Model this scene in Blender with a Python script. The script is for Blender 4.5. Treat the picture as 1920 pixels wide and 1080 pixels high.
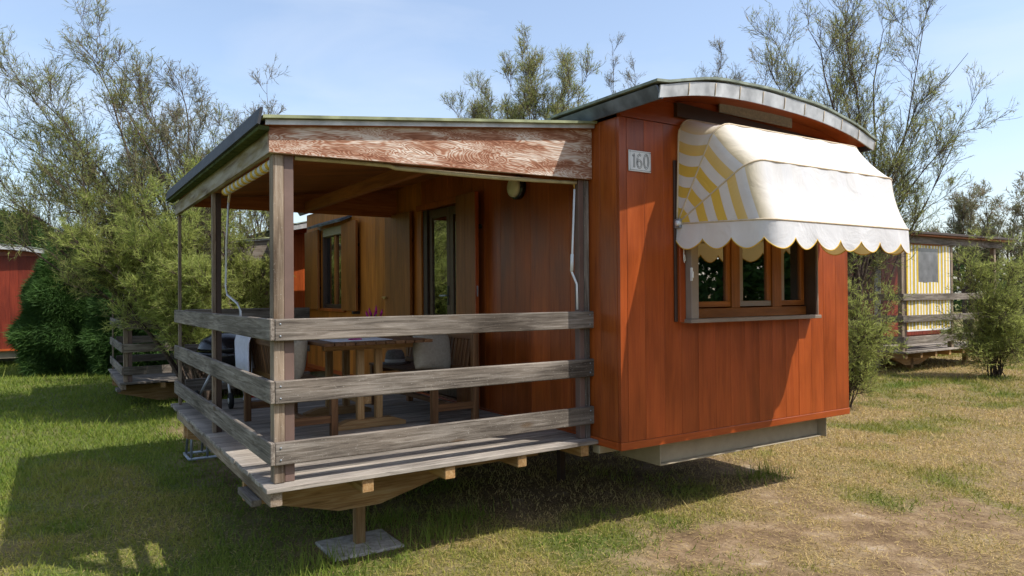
import bpy, bmesh, math, random
import numpy as np
from mathutils import Vector, Matrix
random.seed(7)
for o in list(bpy.data.objects): bpy.data.objects.remove(o)
S = bpy.context.scene; COL = S.collection
# ------------------------------------------------------------------ camera
F, YAW, PITCH, ROLL = 1342.94, .5723, .0083, -.0072
CAM = np.array([-1.0597, -4.2232, 1.771])
fw = np.array([math.sin(YAW)*math.cos(PITCH), math.cos(YAW)*math.cos(PITCH), math.sin(PITCH)])
r0 = np.array([math.cos(YAW), -math.sin(YAW), 0.]); u0 = np.cross(r0, fw)
RT = math.cos(ROLL)*r0 + math.sin(ROLL)*u0; UP = -math.sin(ROLL)*r0 + math.cos(ROLL)*u0
cd = bpy.data.cameras.new('camera'); co = bpy.data.objects.new('camera', cd); COL.objects.link(co)
cd.sensor_width = 36; cd.lens = F/1920*36; cd.clip_end = 2000
co.matrix_world = Matrix(((RT[0], UP[0], -fw[0], CAM[0]), (RT[1], UP[1], -fw[1], CAM[1]), (RT[2], UP[2], -fw[2], CAM[2]), (0, 0, 0, 1)))
S.camera = co
def at(px, py, d):
    """place in the world seen at a photo pixel, d metres ahead of the camera"""
    return CAM + d*(fw + RT*(px-960)/F - UP*(py-540)/F)
# ------------------------------------------------------------------ light
SUN = Vector((.79, -1., 1.72)).normalized()
EL = math.asin(SUN.z); AZ = math.atan2(SUN.x, SUN.y)
sl = bpy.data.lights.new('sun', 'SUN'); so = bpy.data.objects.new('sun', sl); COL.objects.link(so)
sl.energy = 3.3; sl.angle = math.radians(.55); sl.color = (1, .955, .89)
so.rotation_euler = SUN.to_track_quat('Z', 'Y').to_euler(); so.location = (6, -8, 14)
W = bpy.data.worlds.new('World'); S.world = W; W.use_nodes = True
wn, wl = W.node_tree.nodes, W.node_tree.links
sky = wn.new('ShaderNodeTexSky'); sky.sky_type = 'NISHITA'; sky.sun_disc = False
sky.sun_elevation = EL; sky.sun_rotation = AZ; sky.air_density = 1.0; sky.dust_density = 1.6; sky.ozone_density = 1.2
tc = wn.new('ShaderNodeTexCoord'); mp = wn.new('ShaderNodeMapping'); mp.inputs['Scale'].default_value = (1.3, 1.3, 4.5)
nz = wn.new('ShaderNodeTexNoise'); nz.inputs['Scale'].default_value = 1.7; nz.inputs['Detail'].default_value = 7; nz.inputs['Distortion'].default_value = .7
cr = wn.new('ShaderNodeMapRange'); cr.inputs[1].default_value = .47; cr.inputs[2].default_value = .78; cr.inputs[3].default_value = .14; cr.inputs[4].default_value = .55
mx = wn.new('ShaderNodeMix'); mx.data_type = 'RGBA'; mx.inputs[7].default_value = (3.9, 4.2, 4.7, 1)
wl.new(tc.outputs['Generated'], mp.inputs[0]); wl.new(mp.outputs[0], nz.inputs[0]); wl.new(nz.outputs[0], cr.inputs[0])
wl.new(cr.outputs[0], mx.inputs[0]); wl.new(sky.outputs[0], mx.inputs[6])
bg = wn['Background']; bg.inputs[1].default_value = .145; wl.new(mx.outputs[2], bg.inputs[0])
S.view_settings.view_transform = 'Standard'; S.view_settings.look = 'None'; S.view_settings.exposure = .74; S.view_settings.gamma = 1
S.render.engine = 'CYCLES'; S.cycles.max_bounces = 8; S.cycles.transparent_max_bounces = 12
S.render.resolution_x, S.render.resolution_y = 1024, 576
# ------------------------------------------------------------------ materials
def mat(name, rough=.6, spec=.4):
    m = bpy.data.materials.new(name); m.use_nodes = True; m.blend_method = 'HASHED' if hasattr(m, 'blend_method') else 'OPAQUE'
    b = m.node_tree.nodes['Principled BSDF']; b.inputs['Roughness'].default_value = rough; b.inputs['Specular IOR Level'].default_value = spec
    return m, m.node_tree.nodes, m.node_tree.links, b
def ramp(n, stops):
    r = n.new('ShaderNodeValToRGB'); e = r.color_ramp.elements
    while len(e) < len(stops): e.new(.5)
    for q, (p, c) in zip(e, stops): q.position = p; q.color = (*c, 1)
    return r
def coords(n, l, scale, rnd=True):
    t = n.new('ShaderNodeTexCoord'); m = n.new('ShaderNodeMapping'); m.inputs['Scale'].default_value = scale
    l.new(t.outputs['Object'], m.inputs[0])
    if rnd:
        oi = n.new('ShaderNodeObjectInfo'); mu = n.new('ShaderNodeMath'); mu.operation = 'MULTIPLY'; mu.inputs[1].default_value = 37.
        cx = n.new('ShaderNodeCombineXYZ'); l.new(oi.outputs['Random'], mu.inputs[0])
        for i in range(3): l.new(mu.outputs[0], cx.inputs[i])
        l.new(cx.outputs[0], m.inputs['Location'])
    return m
def noise(n, l, vec, scale, detail=5, dist=0., rough=.55):
    t = n.new('ShaderNodeTexNoise'); t.inputs['Scale'].default_value = scale; t.inputs['Detail'].default_value = detail
    t.inputs['Distortion'].default_value = dist; t.inputs['Roughness'].default_value = rough
    if vec is not None: l.new(vec.outputs[0], t.inputs[0])
    return t
def mix(n, l, fac, a, b, blend='MIX'):
    m = n.new('ShaderNodeMix'); m.data_type = 'RGBA'; m.blend_type = blend
    for s, i in ((fac, 0), (a, 6), (b, 7)):
        if isinstance(s, (int, float)): m.inputs[i].default_value = s
        elif isinstance(s, tuple): m.inputs[i].default_value = (*s, 1)
        else: l.new(s, m.inputs[i])
    return m
def bump(n, l, b, h, strength=.3, dist=.01):
    k = n.new('ShaderNodeBump'); k.inputs['Strength'].default_value = strength; k.inputs['Distance'].default_value = dist
    l.new(h, k.inputs['Height']); l.new(k.outputs[0], b.inputs['Normal'])
AX = {'x': (1., 17., 17.), 'y': (17., 1., 17.), 'z': (17., 17., 1.)}
_wood = {}
def wood(kind, ax):
    if (kind, ax) in _wood: return _wood[kind, ax]
    P = {'red':  ((.25, .045, .007), (.32, .062, .010), (.38, .082, .014), .34, .45),
         'side': ((.22, .042, .006), (.31, .07, .010), (.39, .098, .015), .38, .4),
         'shutter': ((.17, .055, .01), (.25, .085, .016), (.33, .12, .025), .42, .35),
         'side_bounce': ((.3, .085, .01), (.42, .135, .017), (.52, .19, .028), .38, .4),  # side wood for the far planks, with bounced light put into the colour
         'soffit': ((.2, .055, .014), (.32, .1, .026), (.42, .15, .045), .5, .3),
         'darkred': ((.11, .014, .006), (.17, .023, .009), (.22, .036, .013), .5, .3),
         'grey': ((.06, .046, .036), (.19, .16, .13), (.35, .31, .265), .8, .2),
         'deck': ((.12, .1, .085), (.3, .265, .225), (.46, .41, .35), .8, .2),
         'post': ((.11, .075, .05), (.24, .18, .125), (.38, .31, .24), .75, .2),
         'brace': ((.19, .1, .04), (.36, .21, .085), (.48, .34, .18), .7, .25),
         'teak': ((.075, .035, .015), (.16, .075, .03), (.25, .14, .065), .6, .3)}[kind]
    m, n, l, b = mat(kind+'_wood_'+ax, P[3], P[4])
    rough_ = kind in ('grey', 'deck', 'post', 'brace'); v = coords(n, l, tuple(1.7 if q < 2 else 30. for q in AX[ax]) if rough_ else AX[ax]); g = noise(n, l, v, 1.6, 8, .8 if rough_ else 1.1, .66)
    r = ramp(n, [(.3, P[0]), (.5, P[1]), (.72, P[2])]); l.new(g.outputs[0], r.inputs[0])
    v2 = coords(n, l, tuple(.35*s**.35 for s in AX[ax])); g2 = noise(n, l, v2, 3.1, 4)
    r2 = ramp(n, [(.3, (.42, .4, .38) if kind in ('grey', 'deck', 'post') else (.62, .6, .58)), (.5, (.92, .92, .92)), (.75, (1.25, 1.2, 1.15))]); l.new(g2.outputs[0], r2.inputs[0])
    c = mix(n, l, 1., r.outputs[0], r2.outputs[0], 'MULTIPLY')
    oi = n.new('ShaderNodeObjectInfo'); mr = n.new('ShaderNodeMapRange'); q_ = .2 if kind in ('grey', 'deck', 'post', 'teak', 'brace') else .09; mr.inputs[3].default_value = 1-q_; mr.inputs[4].default_value = 1+q_
    l.new(oi.outputs['Random'], mr.inputs[0])
    hs = n.new('ShaderNodeHueSaturation'); l.new(mr.outputs[0], hs.inputs['Value']); l.new(c.outputs[2], hs.inputs['Color'])
    out = hs.outputs[0]
    if kind in ('grey', 'deck', 'post'):   # knots and pale lichen specks
        v3 = coords(n, l, tuple(1.5 if s > 2 else .55 for s in AX[ax])); vo = n.new('ShaderNodeTexVoronoi'); vo.inputs['Scale'].default_value = 3.; l.new(v3.outputs[0], vo.inputs[0])
        k = n.new('ShaderNodeMapRange'); k.inputs[1].default_value = .05; k.inputs[2].default_value = .13; k.inputs[3].default_value = .8; k.inputs[4].default_value = 0.; l.new(vo.outputs['Distance'], k.inputs[0])
        out = mix(n, l, k.outputs[0], out, (.09, .05, .02)).outputs[2]
        g3 = noise(n, l, coords(n, l, (1, 1, 1)), 130, 2); k2 = n.new('ShaderNodeMapRange'); k2.inputs[1].default_value = .66; k2.inputs[2].default_value = .74; k2.inputs[4].default_value = .55; l.new(g3.outputs[0], k2.inputs[0])
        out = mix(n, l, k2.outputs[0], out, (.5, .46, .4)).outputs[2]
    l.new(out, b.inputs['Base Color']); bump(n, l, b, g.outputs[0], .55 if kind in ('grey', 'deck', 'post') else .15, .006)
    if kind in ('red', 'side'):
        rr = n.new('ShaderNodeMapRange'); rr.inputs[3].default_value = .26; rr.inputs[4].default_value = .5; l.new(g2.outputs[0], rr.inputs[0]); l.new(rr.outputs[0], b.inputs['Roughness'])
    _wood[kind, ax] = m; return m
def plain(name, col, rough=.5, spec=.4, var=.15, scale=6., metal=0., bmp=.0):
    m, n, l, b = mat(name, rough, spec); b.inputs['Metallic'].default_value = metal
    g = noise(n, l, coords(n, l, (1, 1, 1)), scale, 6)
    lo = tuple(c*(1-var*1.6) for c in col); hi = tuple(min(1, c*(1+var)) for c in col)
    r = ramp(n, [(.3, lo), (.7, hi)]); l.new(g.outputs[0], r.inputs[0]); l.new(r.outputs[0], b.inputs['Base Color'])
    if bmp: bump(n, l, b, g.outputs[0], bmp, .01)
    return m
M = {}
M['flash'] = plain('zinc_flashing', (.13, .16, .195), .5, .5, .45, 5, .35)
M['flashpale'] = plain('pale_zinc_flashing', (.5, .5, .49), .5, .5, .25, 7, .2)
M['felt'] = plain('green_roof_felt', (.23, .26, .21), .9, .1, .3, 9, 0, .3)
M['feltpale'] = plain('faded_green_roof_felt', (.27, .29, .17), .9, .1, .25, 8, 0, .3)
M['darkstrip'] = plain('dark_roof_strip', (.035, .036, .042), .6, .3, .3, 8)
M['mossstrip'] = plain('mossy_roof_underside', (.07, .085, .03), .9, .1, .4, 12)
M['doorbrown'] = plain('dark_door_varnish', (.085, .042, .018), .4, .4, .15, 5)
M['brown'] = plain('brown_painted_metal', (.15, .095, .075), .5, .4, .12, 5)
M['darkbrown'] = plain('dark_brown_metal', (.05, .027, .018), .45, .4, .15, 5)
M['beige'] = plain('beige_chassis_paint', (.33, .28, .19), .6, .3, .1, 8)
M['taupe'] = plain('taupe_window_frame', (.25, .2, .16), .5, .4, .1, 5)
M['vent'] = plain('beige_vent_plastic', (.3, .26, .17), .6, .3, .15, 40)
M['white'] = plain('white_enamel', (.74, .75, .74), .35, .5, .05, 8)
M['black'] = plain('black_enamel', (.012, .012, .013), .25, .5, .2, 8)
M['ink'] = plain('dark_print', (.1, .1, .1), .6, .3, .1, 8)
M['steel'] = plain('galvanised_steel', (.3, .33, .36), .45, .5, .2, 20, .5)
M['rod'] = plain('crank_rod_metal', (.5, .5, .48), .4, .5, .1, 20, .2)
M['brass'] = plain('brass_hook', (.5, .33, .1), .4, .5, .1, 20, .6)
M['concrete'] = plain('concrete', (.42, .39, .34), .9, .2, .25, 22, 0, .5)
M['globe'] = plain('cream_lamp_glass', (.62, .57, .4), .3, .5, .06, 6)
M['towel'] = plain('white_towel', (.72, .72, .8), .95, .1, .06, 30, 0, .4)
M['linen'] = plain('linen_cushion', (.36, .32, .25), .95, .1, .1, 40, 0, .4)
M['straw'] = plain('grey_straw_hat', (.2, .19, .18), .8, .2, .2, 60, 0, .5)
M['hatband'] = plain('white_hat_band', (.6, .6, .6), .8, .2, .05, 20)
M['paper'] = plain('white_paper', (.72, .74, .78), .7, .3, .03, 20)
M['pink'] = plain('magenta_petals', (.5, .02, .22), .6, .3, .3, 30)
M['stem'] = plain('green_stems', (.05, .17, .05), .6, .3, .3, 30)
M['redbag'] = plain('red_plastic', (.5, .03, .02), .5, .4, .1, 10)
M['rubber'] = plain('black_rubber', (.015, .015, .016), .7, .3, .2, 10)
M['bark'] = plain('tamarisk_bark', (.095, .07, .055), .9, .1, .35, 30, 0, .5)
M['orange'] = wood('side', 'z')
def plywood():
    m, n, l, b = mat('peeling_plywood_beam', .7, .25)
    v = coords(n, l, (1.2, 6.5, 6.5)); g = noise(n, l, v, 1.5, 3.5, 1., .55)
    mu = n.new('ShaderNodeMath'); mu.operation = 'MULTIPLY'; mu.inputs[1].default_value = 150.; l.new(g.outputs[0], mu.inputs[0])
    si = n.new('ShaderNodeMath'); si.operation = 'SINE'; l.new(mu.outputs[0], si.inputs[0])
    g2 = noise(n, l, v, 2.6, 5, .5); ad = n.new('ShaderNodeMath'); ad.operation = 'MULTIPLY_ADD'; ad.inputs[1].default_value = .09; l.new(si.outputs[0], ad.inputs[0]); l.new(g2.outputs[0], ad.inputs[2])
    r = ramp(n, [(.3, (.19, .07, .035)), (.45, (.3, .135, .075)), (.53, (.42, .27, .19)), (.66, (.6, .51, .43))]); l.new(ad.outputs[0], r.inputs[0])
    l.new(r.outputs[0], b.inputs['Base Color']); bump(n, l, b, si.outputs[0], .25, .004); return m
M['ply'] = plywood()
def weathered_fascia():
    m, n, l, b = mat('mossy_weathered_fascia', .8, .2)
    g = noise(n, l, coords(n, l, (17, 1.2, 9)), 1.5, 6, .8); r = ramp(n, [(.3, (.12, .075, .04)), (.5, (.3, .25, .19)), (.7, (.43, .38, .31))]); l.new(g.outputs[0], r.inputs[0])
    g2 = noise(n, l, coords(n, l, (3, 1.1, 7)), 2.3, 5); k = n.new('ShaderNodeMapRange'); k.inputs[1].default_value = .5; k.inputs[2].default_value = .68; k.inputs[4].default_value = .75; l.new(g2.outputs[0], k.inputs[0])
    c = mix(n, l, k.outputs[0], r.outputs[0], (.2, .14, .035)); l.new(c.outputs[2], b.inputs['Base Color']); bump(n, l, b, g.outputs[0], .4, .005); return m
M['fascia'] = weathered_fascia()
def glass():
    m = bpy.data.materials.new('window_glass'); m.use_nodes = True; n, l = m.node_tree.nodes, m.node_tree.links
    n.remove(n['Principled BSDF']); t = n.new('ShaderNodeBsdfTransparent'); t.inputs[0].default_value = (.62, .66, .64, 1)
    g = n.new('ShaderNodeBsdfGlossy'); g.inputs['Roughness'].default_value = .015
    f = n.new('ShaderNodeFresnel'); f.inputs[0].default_value = 2.1; mx_ = n.new('ShaderNodeMixShader'); mr = n.new('ShaderNodeMapRange'); mr.inputs[3].default_value = .38; l.new(f.outputs[0], mr.inputs[0])
    l.new(mr.outputs[0], mx_.inputs[0]); l.new(t.outputs[0], mx_.inputs[1]); l.new(g.outputs[0], mx_.inputs[2]); l.new(mx_.outputs[0], n['Material Output'].inputs[0]); return m
M['glass'] = glass()
def fabric(name, mode):
    m, n, l, b = mat(name, .85, .15); uv = n.new('ShaderNodeUVMap'); sp = n.new('ShaderNodeSeparateXYZ'); l.new(uv.outputs[0], sp.inputs[0])
    w, yl = (.76, .76, .755), (.74, .52, .1)
    if mode == 'white': w = (.75, .75, .745)
    col = None
    g = noise(n, l, coords(n, l, (1, 1, 1)), 3.5, 6); r = ramp(n, [(.32, tuple(c*.9 for c in w)), (.6, w)]); l.new(g.outputs[0], r.inputs[0]); col = r.outputs[0]
    if mode != 'white':
        fr = n.new('ShaderNodeMath'); fr.operation = 'FRACT'; l.new(sp.outputs[0], fr.inputs[0])
        gt = n.new('ShaderNodeMath'); gt.operation = 'GREATER_THAN'; gt.inputs[1].default_value = .5; l.new(fr.outputs[0], gt.inputs[0])
        ml = n.new('ShaderNodeMath'); ml.operation = 'MULTIPLY'; l.new(gt.outputs[0], ml.inputs[0]); l.new(sp.outputs[1], ml.inputs[1])
        col = mix(n, l, ml.outputs[0], col, yl).outputs[2]
    l.new(col, b.inputs['Base Color']); bump(n, l, b, noise(n, l, coords(n, l, (1, 1, 1)), 4, 4, 1.2).outputs[0], .5, .03)
    tr = n.new('ShaderNodeBsdfTranslucent'); ms = n.new('ShaderNodeMixShader'); ms.inputs[0].default_value = .22
    tint = mix(n, l, 1., col, (.95, .66, .22), 'MULTIPLY'); l.new(tint.outputs[2], tr.inputs[0])
    l.new(b.outputs[0], ms.inputs[1]); l.new(tr.outputs[0], ms.inputs[2]); l.new(ms.outputs[0], n['Material Output'].inputs[0]); return m
M['stripes'] = fabric('striped_awning_fabric', 'stripe'); M['valance'] = fabric('white_valance_fabric', 'white')
M['trim'] = plain('yellow_piping', (.62, .38, .05), .8, .2, .1, 20)
M['canvas'] = plain('faded_yellow_canvas', (.42, .36, .2), .9, .1, .2, 9)
M['seam'] = plain('tan_piping', (.6, .48, .33), .8, .2, .1, 20)
def leaf(name, a, b_, c, trans=.35):
    m, n, l, b = mat(name, .65, .2)
    at_ = n.new('ShaderNodeAttribute'); at_.attribute_name = 'rnd'
    r = ramp(n, [(0., a), (.55, b_), (1., c)]); l.new(at_.outputs['Fac'], r.inputs[0]); l.new(r.outputs[0], b.inputs['Base Color'])
    tr = n.new('ShaderNodeBsdfTranslucent'); l.new(r.outputs[0], tr.inputs[0]); ms = n.new('ShaderNodeMixShader'); ms.inputs[0].default_value = trans
    l.new(b.outputs[0], ms.inputs[1]); l.new(tr.outputs[0], ms.inputs[2]); l.new(ms.outputs[0], n['Material Output'].inputs[0]); return m
M['tam'] = leaf('tamarisk_leaves', (.16, .2, .055), (.31, .34, .1), (.42, .31, .19), .52)
M['tamgrey'] = leaf('grey_tamarisk_leaves', (.13, .15, .075), (.23, .235, .12), (.35, .23, .18), .42)
M['tambright'] = leaf('light_tamarisk_leaves', (.22, .28, .06), (.43, .47, .13), (.54, .5, .22), .56)
M['cyp'] = leaf('cypress_sprays', (.02, .05, .012), (.05, .105, .022), (.085, .165, .035), .25)
M['pine'] = leaf('pine_needles', (.03, .06, .018), (.06, .11, .03), (.1, .15, .045), .2)
M['grass'] = leaf('grass_blades', (.14, .21, .027), (.31, .29, .065), (.6, .44, .2), .38)
# ------------------------------------------------------------------ helpers
def prop(o, label=None, cat=None, group=None, kind=None):
    for k, v in (('label', label), ('category', cat), ('group', group), ('kind', kind)):
        if v: o[k] = v
    return o
def empty(name, loc, label=None, cat=None, group=None):
    o = bpy.data.objects.new(name, None); COL.objects.link(o); o.location = loc; o.empty_display_size = .1
    return prop(o, label, cat, group)
def link(name, me, m, parent=None, loc=(0, 0, 0)):
    o = bpy.data.objects.new(name, me); COL.objects.link(o)
    if m is not None and not me.materials: me.materials.append(m)
    o.location = loc
    if parent is not None: o.parent = parent; o.location = Vector(loc) - wloc(parent)
    return o
def wloc(o):
    v = Vector(o.location)
    while o.parent: o = o.parent; v += o.location
    return v
def pyd(name, v, f, m, parent=None, loc=(0, 0, 0), smooth=False):
    me = bpy.data.meshes.new(name); me.from_pydata([tuple(map(float, p)) for p in v], [], f); me.update()
    if smooth: me.polygons.foreach_set('use_smooth', [True]*len(me.polygons))
    return link(name, me, m, parent, loc)
_bc = {}
def boxmesh(sx, sy, sz, bev, m):
    k = (round(sx, 3), round(sy, 3), round(sz, 3), bev, m.name)
    if k in _bc: return _bc[k]
    bm = bmesh.new(); bmesh.ops.create_cube(bm, size=1.)
    for v in bm.verts: v.co.x *= sx; v.co.y *= sy; v.co.z *= sz
    if bev: bmesh.ops.bevel(bm, geom=bm.edges[:], offset=min(bev, .3*min(sx, sy, sz)), segments=1, affect='EDGES', profile=.5)
    me = bpy.data.meshes.new('box'); bm.to_mesh(me); bm.free(); me.materials.append(m); _bc[k] = me; return me
def box(name, x0, x1, y0, y1, z0, z1, m, parent=None, bev=.003, rot=None):
    me = boxmesh(x1-x0, y1-y0, z1-z0, bev, m)
    o = link(name, me, None, parent, ((x0+x1)/2, (y0+y1)/2, (z0+z1)/2))
    if rot: o.rotation_euler = rot
    return o
def prism(name, pts, axis, a, b, m, parent=None):
    """polygon in the plane across `axis`, extruded from a to b"""
    n = len(pts); mk = {'x': lambda p, t: (t, p[0], p[1]), 'y': lambda p, t: (p[0], t, p[1]), 'z': lambda p, t: (p[0], p[1], t)}[axis]
    v = [mk(p, a) for p in pts] + [mk(p, b) for p in pts]; c = np.mean(np.array(v), 0); v = [np.array(p)-c for p in v]
    f = [tuple(range(n))[::-1], tuple(range(n, 2*n))] + [(i, (i+1) % n, n+(i+1) % n, n+i) for i in range(n)]
    o = pyd(name, v, f, m, parent, c); bm = bmesh.new(); bm.from_mesh(o.data); bmesh.ops.recalc_face_normals(bm, faces=bm.faces); bm.to_mesh(o.data); bm.free(); return o
def tube(name, pts, r, m, parent=None, k=8, closed=False):
    pts = [np.array(p, float) for p in pts]; c = pts[0]; v, f = [], []
    R = r if hasattr(r, '__len__') else [r]*len(pts)
    for i, p in enumerate(pts):
        t = pts[min(i+1, len(pts)-1)]-pts[max(i-1, 0)]; t = t/np.linalg.norm(t)
        a = np.cross(t, (0, 0, 1)) if abs(t[2]) < .9 else np.cross(t, (1, 0, 0)); a /= np.linalg.norm(a); b = np.cross(t, a)
        for j in range(k): w = 2*math.pi*j/k; v.append(p-c+R[i]*(a*math.cos(w)+b*math.sin(w)))
    for i in range(len(pts)-1):
        for j in range(k): f.append((i*k+j, i*k+(j+1) % k, (i+1)*k+(j+1) % k, (i+1)*k+j))
    f.append(tuple(range(k))[::-1]); f.append(tuple((len(pts)-1)*k+j for j in range(k)))
    return pyd(name, v, f, m, parent, c, True)
def lathe(name, prof, m, parent, loc, k=24, axis='z'):
    v, f = [], []
    for r, h in prof:
        for j in range(k):
            w = 2*math.pi*j/k; p = (r*math.cos(w), r*math.sin(w), h)
            if axis == 'x': p = (h, p[0], p[1])
            v.append(p)
    for i in range(len(prof)-1):
        for j in range(k): f.append((i*k+j, i*k+(j+1) % k, (i+1)*k+(j+1) % k, (i+1)*k+j))
    f.append(tuple(range(k))); f.append(tuple((len(prof)-1)*k+j for j in range(k)))
    o = pyd(name, v, f, m, parent, loc, True); bm = bmesh.new(); bm.from_mesh(o.data); bmesh.ops.recalc_face_normals(bm, faces=bm.faces); bm.to_mesh(o.data); bm.free(); return o
def rj(a): return random.uniform(-a, a)
# ------------------------------------------------------------------ ground
rng = np.random.default_rng(3)
_tab = rng.random((64, 64))
def vnoise(x, y, s):
    x = np.asarray(x)*s+31.7; y = np.asarray(y)*s+17.3; xi, yi = np.floor(x).astype(int), np.floor(y).astype(int); fx, fy = x-xi, y-yi
    fx = fx*fx*(3-2*fx); fy = fy*fy*(3-2*fy); g = lambda a, b: _tab[a % 64, b % 64]
    return (g(xi, yi)*(1-fx)+g(xi+1, yi)*fx)*(1-fy) + (g(xi, yi+1)*(1-fx)+g(xi+1, yi+1)*fx)*fy
def fbm(x, y, s): return (vnoise(x, y, s)+.5*vnoise(x, y, 2.1*s)+.25*vnoise(x, y, 4.3*s))/1.75
def sstep(a, b, t): t = np.clip((t-a)/(b-a), 0, 1); return t*t*(3-2*t)
def height(x, y):
    rise = .15*sstep(9.5, 13.5, x+.1*y) + .4*sstep(30, 120, np.hypot(x, y))
    return rise + .02*(fbm(x, y, .7)-.5)*sstep(.2, 1.2, np.hypot(x-.78, y-.64))
def dryness(x, y):       # 0 green, 1 straw
    d = .92*sstep(-.6, 2.2, x-.55*(y-.2)) + .25*sstep(-.5, -2.2, y) - .35*sstep(6., 9., y)
    d = d - .55*sstep(1.5, .3, np.hypot((x-2.1)/1.3, y+.45)) - .42*sstep(1., -.6, x)*sstep(2.6, 4.2, y)
    d = d + .45*sstep(-1.2, -.4, -np.abs(x+.9)-.35*np.abs(y-2.2)+.6)
    return np.clip(d + 1.5*(fbm(x, y, .9)-.5) - .5*sstep(.48, .75, fbm(x+40, y+3, 1.7)), 0, 1)
def bareness(x, y):      # sandy bare soil
    c = sstep(2.6, .6, np.hypot((x-3.6)/1.35, (y+1.75)/1.))*.8 + .2*sstep(3., 6., x)*sstep(.8, -1., y)
    under = sstep(-.1, .5, x)*sstep(7.6, 6.8, y)*sstep(.1, .7, y)*sstep(5.4, 4.9, x)
    return np.clip(c*1.15 + 2.4*(fbm(x+9, y, 1.9)-.52)*(.35+c) + .7*under, 0, 1)
def ground():
    def axis(lo, hi, a, b, fine): return np.unique(np.concatenate([np.arange(a, b+1e-6, fine), a-np.geomspace(.3, a-lo, 26), b+np.geomspace(.3, hi-b, 26)]))
    X, Y = axis(-420, 420, -5, 17, .11), axis(-420, 420, -4, 14, .11); gx, gy = np.meshgrid(X, Y); nx, ny = len(X), len(Y)
    v = np.stack([gx, gy, height(gx, gy)], -1).reshape(-1, 3); i = (np.arange(ny-1)[:, None]*nx+np.arange(nx-1)).ravel(); f = np.stack([i, i+1, i+nx+1, i+nx], -1)
    me = bpy.data.meshes.new('ground'); me.vertices.add(len(v)); me.vertices.foreach_set('co', v.ravel()); me.loops.add(f.size); me.loops.foreach_set('vertex_index', f.ravel())
    me.polygons.add(len(f)); me.polygons.foreach_set('loop_start', np.arange(len(f))*4); me.update(calc_edges=True); me.polygons.foreach_set('use_smooth', np.ones(len(f), bool))
    for nm, fn in (('dry', dryness), ('bare', bareness)): a = me.attributes.new(nm, 'FLOAT', 'POINT'); a.data.foreach_set('value', fn(gx, gy).ravel().astype(np.float32))
    m, n, l, b = mat('lawn_soil', .95, .1)
    A = n.new('ShaderNodeAttribute'); A.attribute_name = 'dry'; Bn = n.new('ShaderNodeAttribute'); Bn.attribute_name = 'bare'
    c = coords(n, l, (1, 1, 1), False); g = noise(n, l, c, 24, 8, .4, .7); gs = noise(n, l, c, 2.6, 9, .3, .72); gl = noise(n, l, c, 3.2, 6)
    ad = n.new('ShaderNodeMath'); ad.operation = 'MULTIPLY_ADD'; ad.inputs[1].default_value = .8; l.new(gl.outputs[0], ad.inputs[0])
    sb = n.new('ShaderNodeMath'); sb.operation = 'SUBTRACT'; sb.inputs[1].default_value = .4; l.new(A.outputs['Fac'], sb.inputs[0]); l.new(sb.outputs[0], ad.inputs[2])
    rg = ramp(n, [(.3, (.06, .08, .02)), (.7, (.14, .17, .045))]); l.new(g.outputs[0], rg.inputs[0])
    rd = ramp(n, [(.3, (.11, .075, .04)), (.55, (.25, .185, .09)), (.75, (.37, .29, .16))]); l.new(g.outputs[0], rd.inputs[0])
    rs = ramp(n, [(.3, (.11, .07, .04)), (.5, (.22, .15, .085)), (.62, (.33, .24, .15)), (.72, (.58, .5, .39))]); l.new(gs.outputs[0], rs.inputs[0])
    m1 = mix(n, l, ad.outputs[0], rg.outputs[0], rd.outputs[0]); m1.clamp_factor = True
    m2 = mix(n, l, Bn.outputs['Fac'], m1.outputs[2], rs.outputs[0]); l.new(m2.outputs[2], b.inputs['Base Color']); bump(n, l, b, g.outputs[0], .8, .03)
    return prop(link('ground', me, m), kind='structure')
ground()
def trimesh(name, v, m, rnd, parent=None, loc=(0, 0, 0)):
    """loose triangles v (N,3,3) with one random value each"""
    N = len(v); me = bpy.data.meshes.new(name); me.vertices.add(3*N); me.vertices.foreach_set('co', (v-np.array(loc)).astype(np.float32).ravel())
    me.loops.add(3*N); me.loops.foreach_set('vertex_index', np.arange(3*N, dtype=np.int32)); me.polygons.add(N); me.polygons.foreach_set('loop_start', np.arange(N, dtype=np.int32)*3)
    me.update(calc_edges=True); a = me.attributes.new('rnd', 'FLOAT', 'POINT'); a.data.foreach_set('value', np.repeat(rnd, 3).astype(np.float32)); return link(name, me, m, parent, loc)
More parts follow.
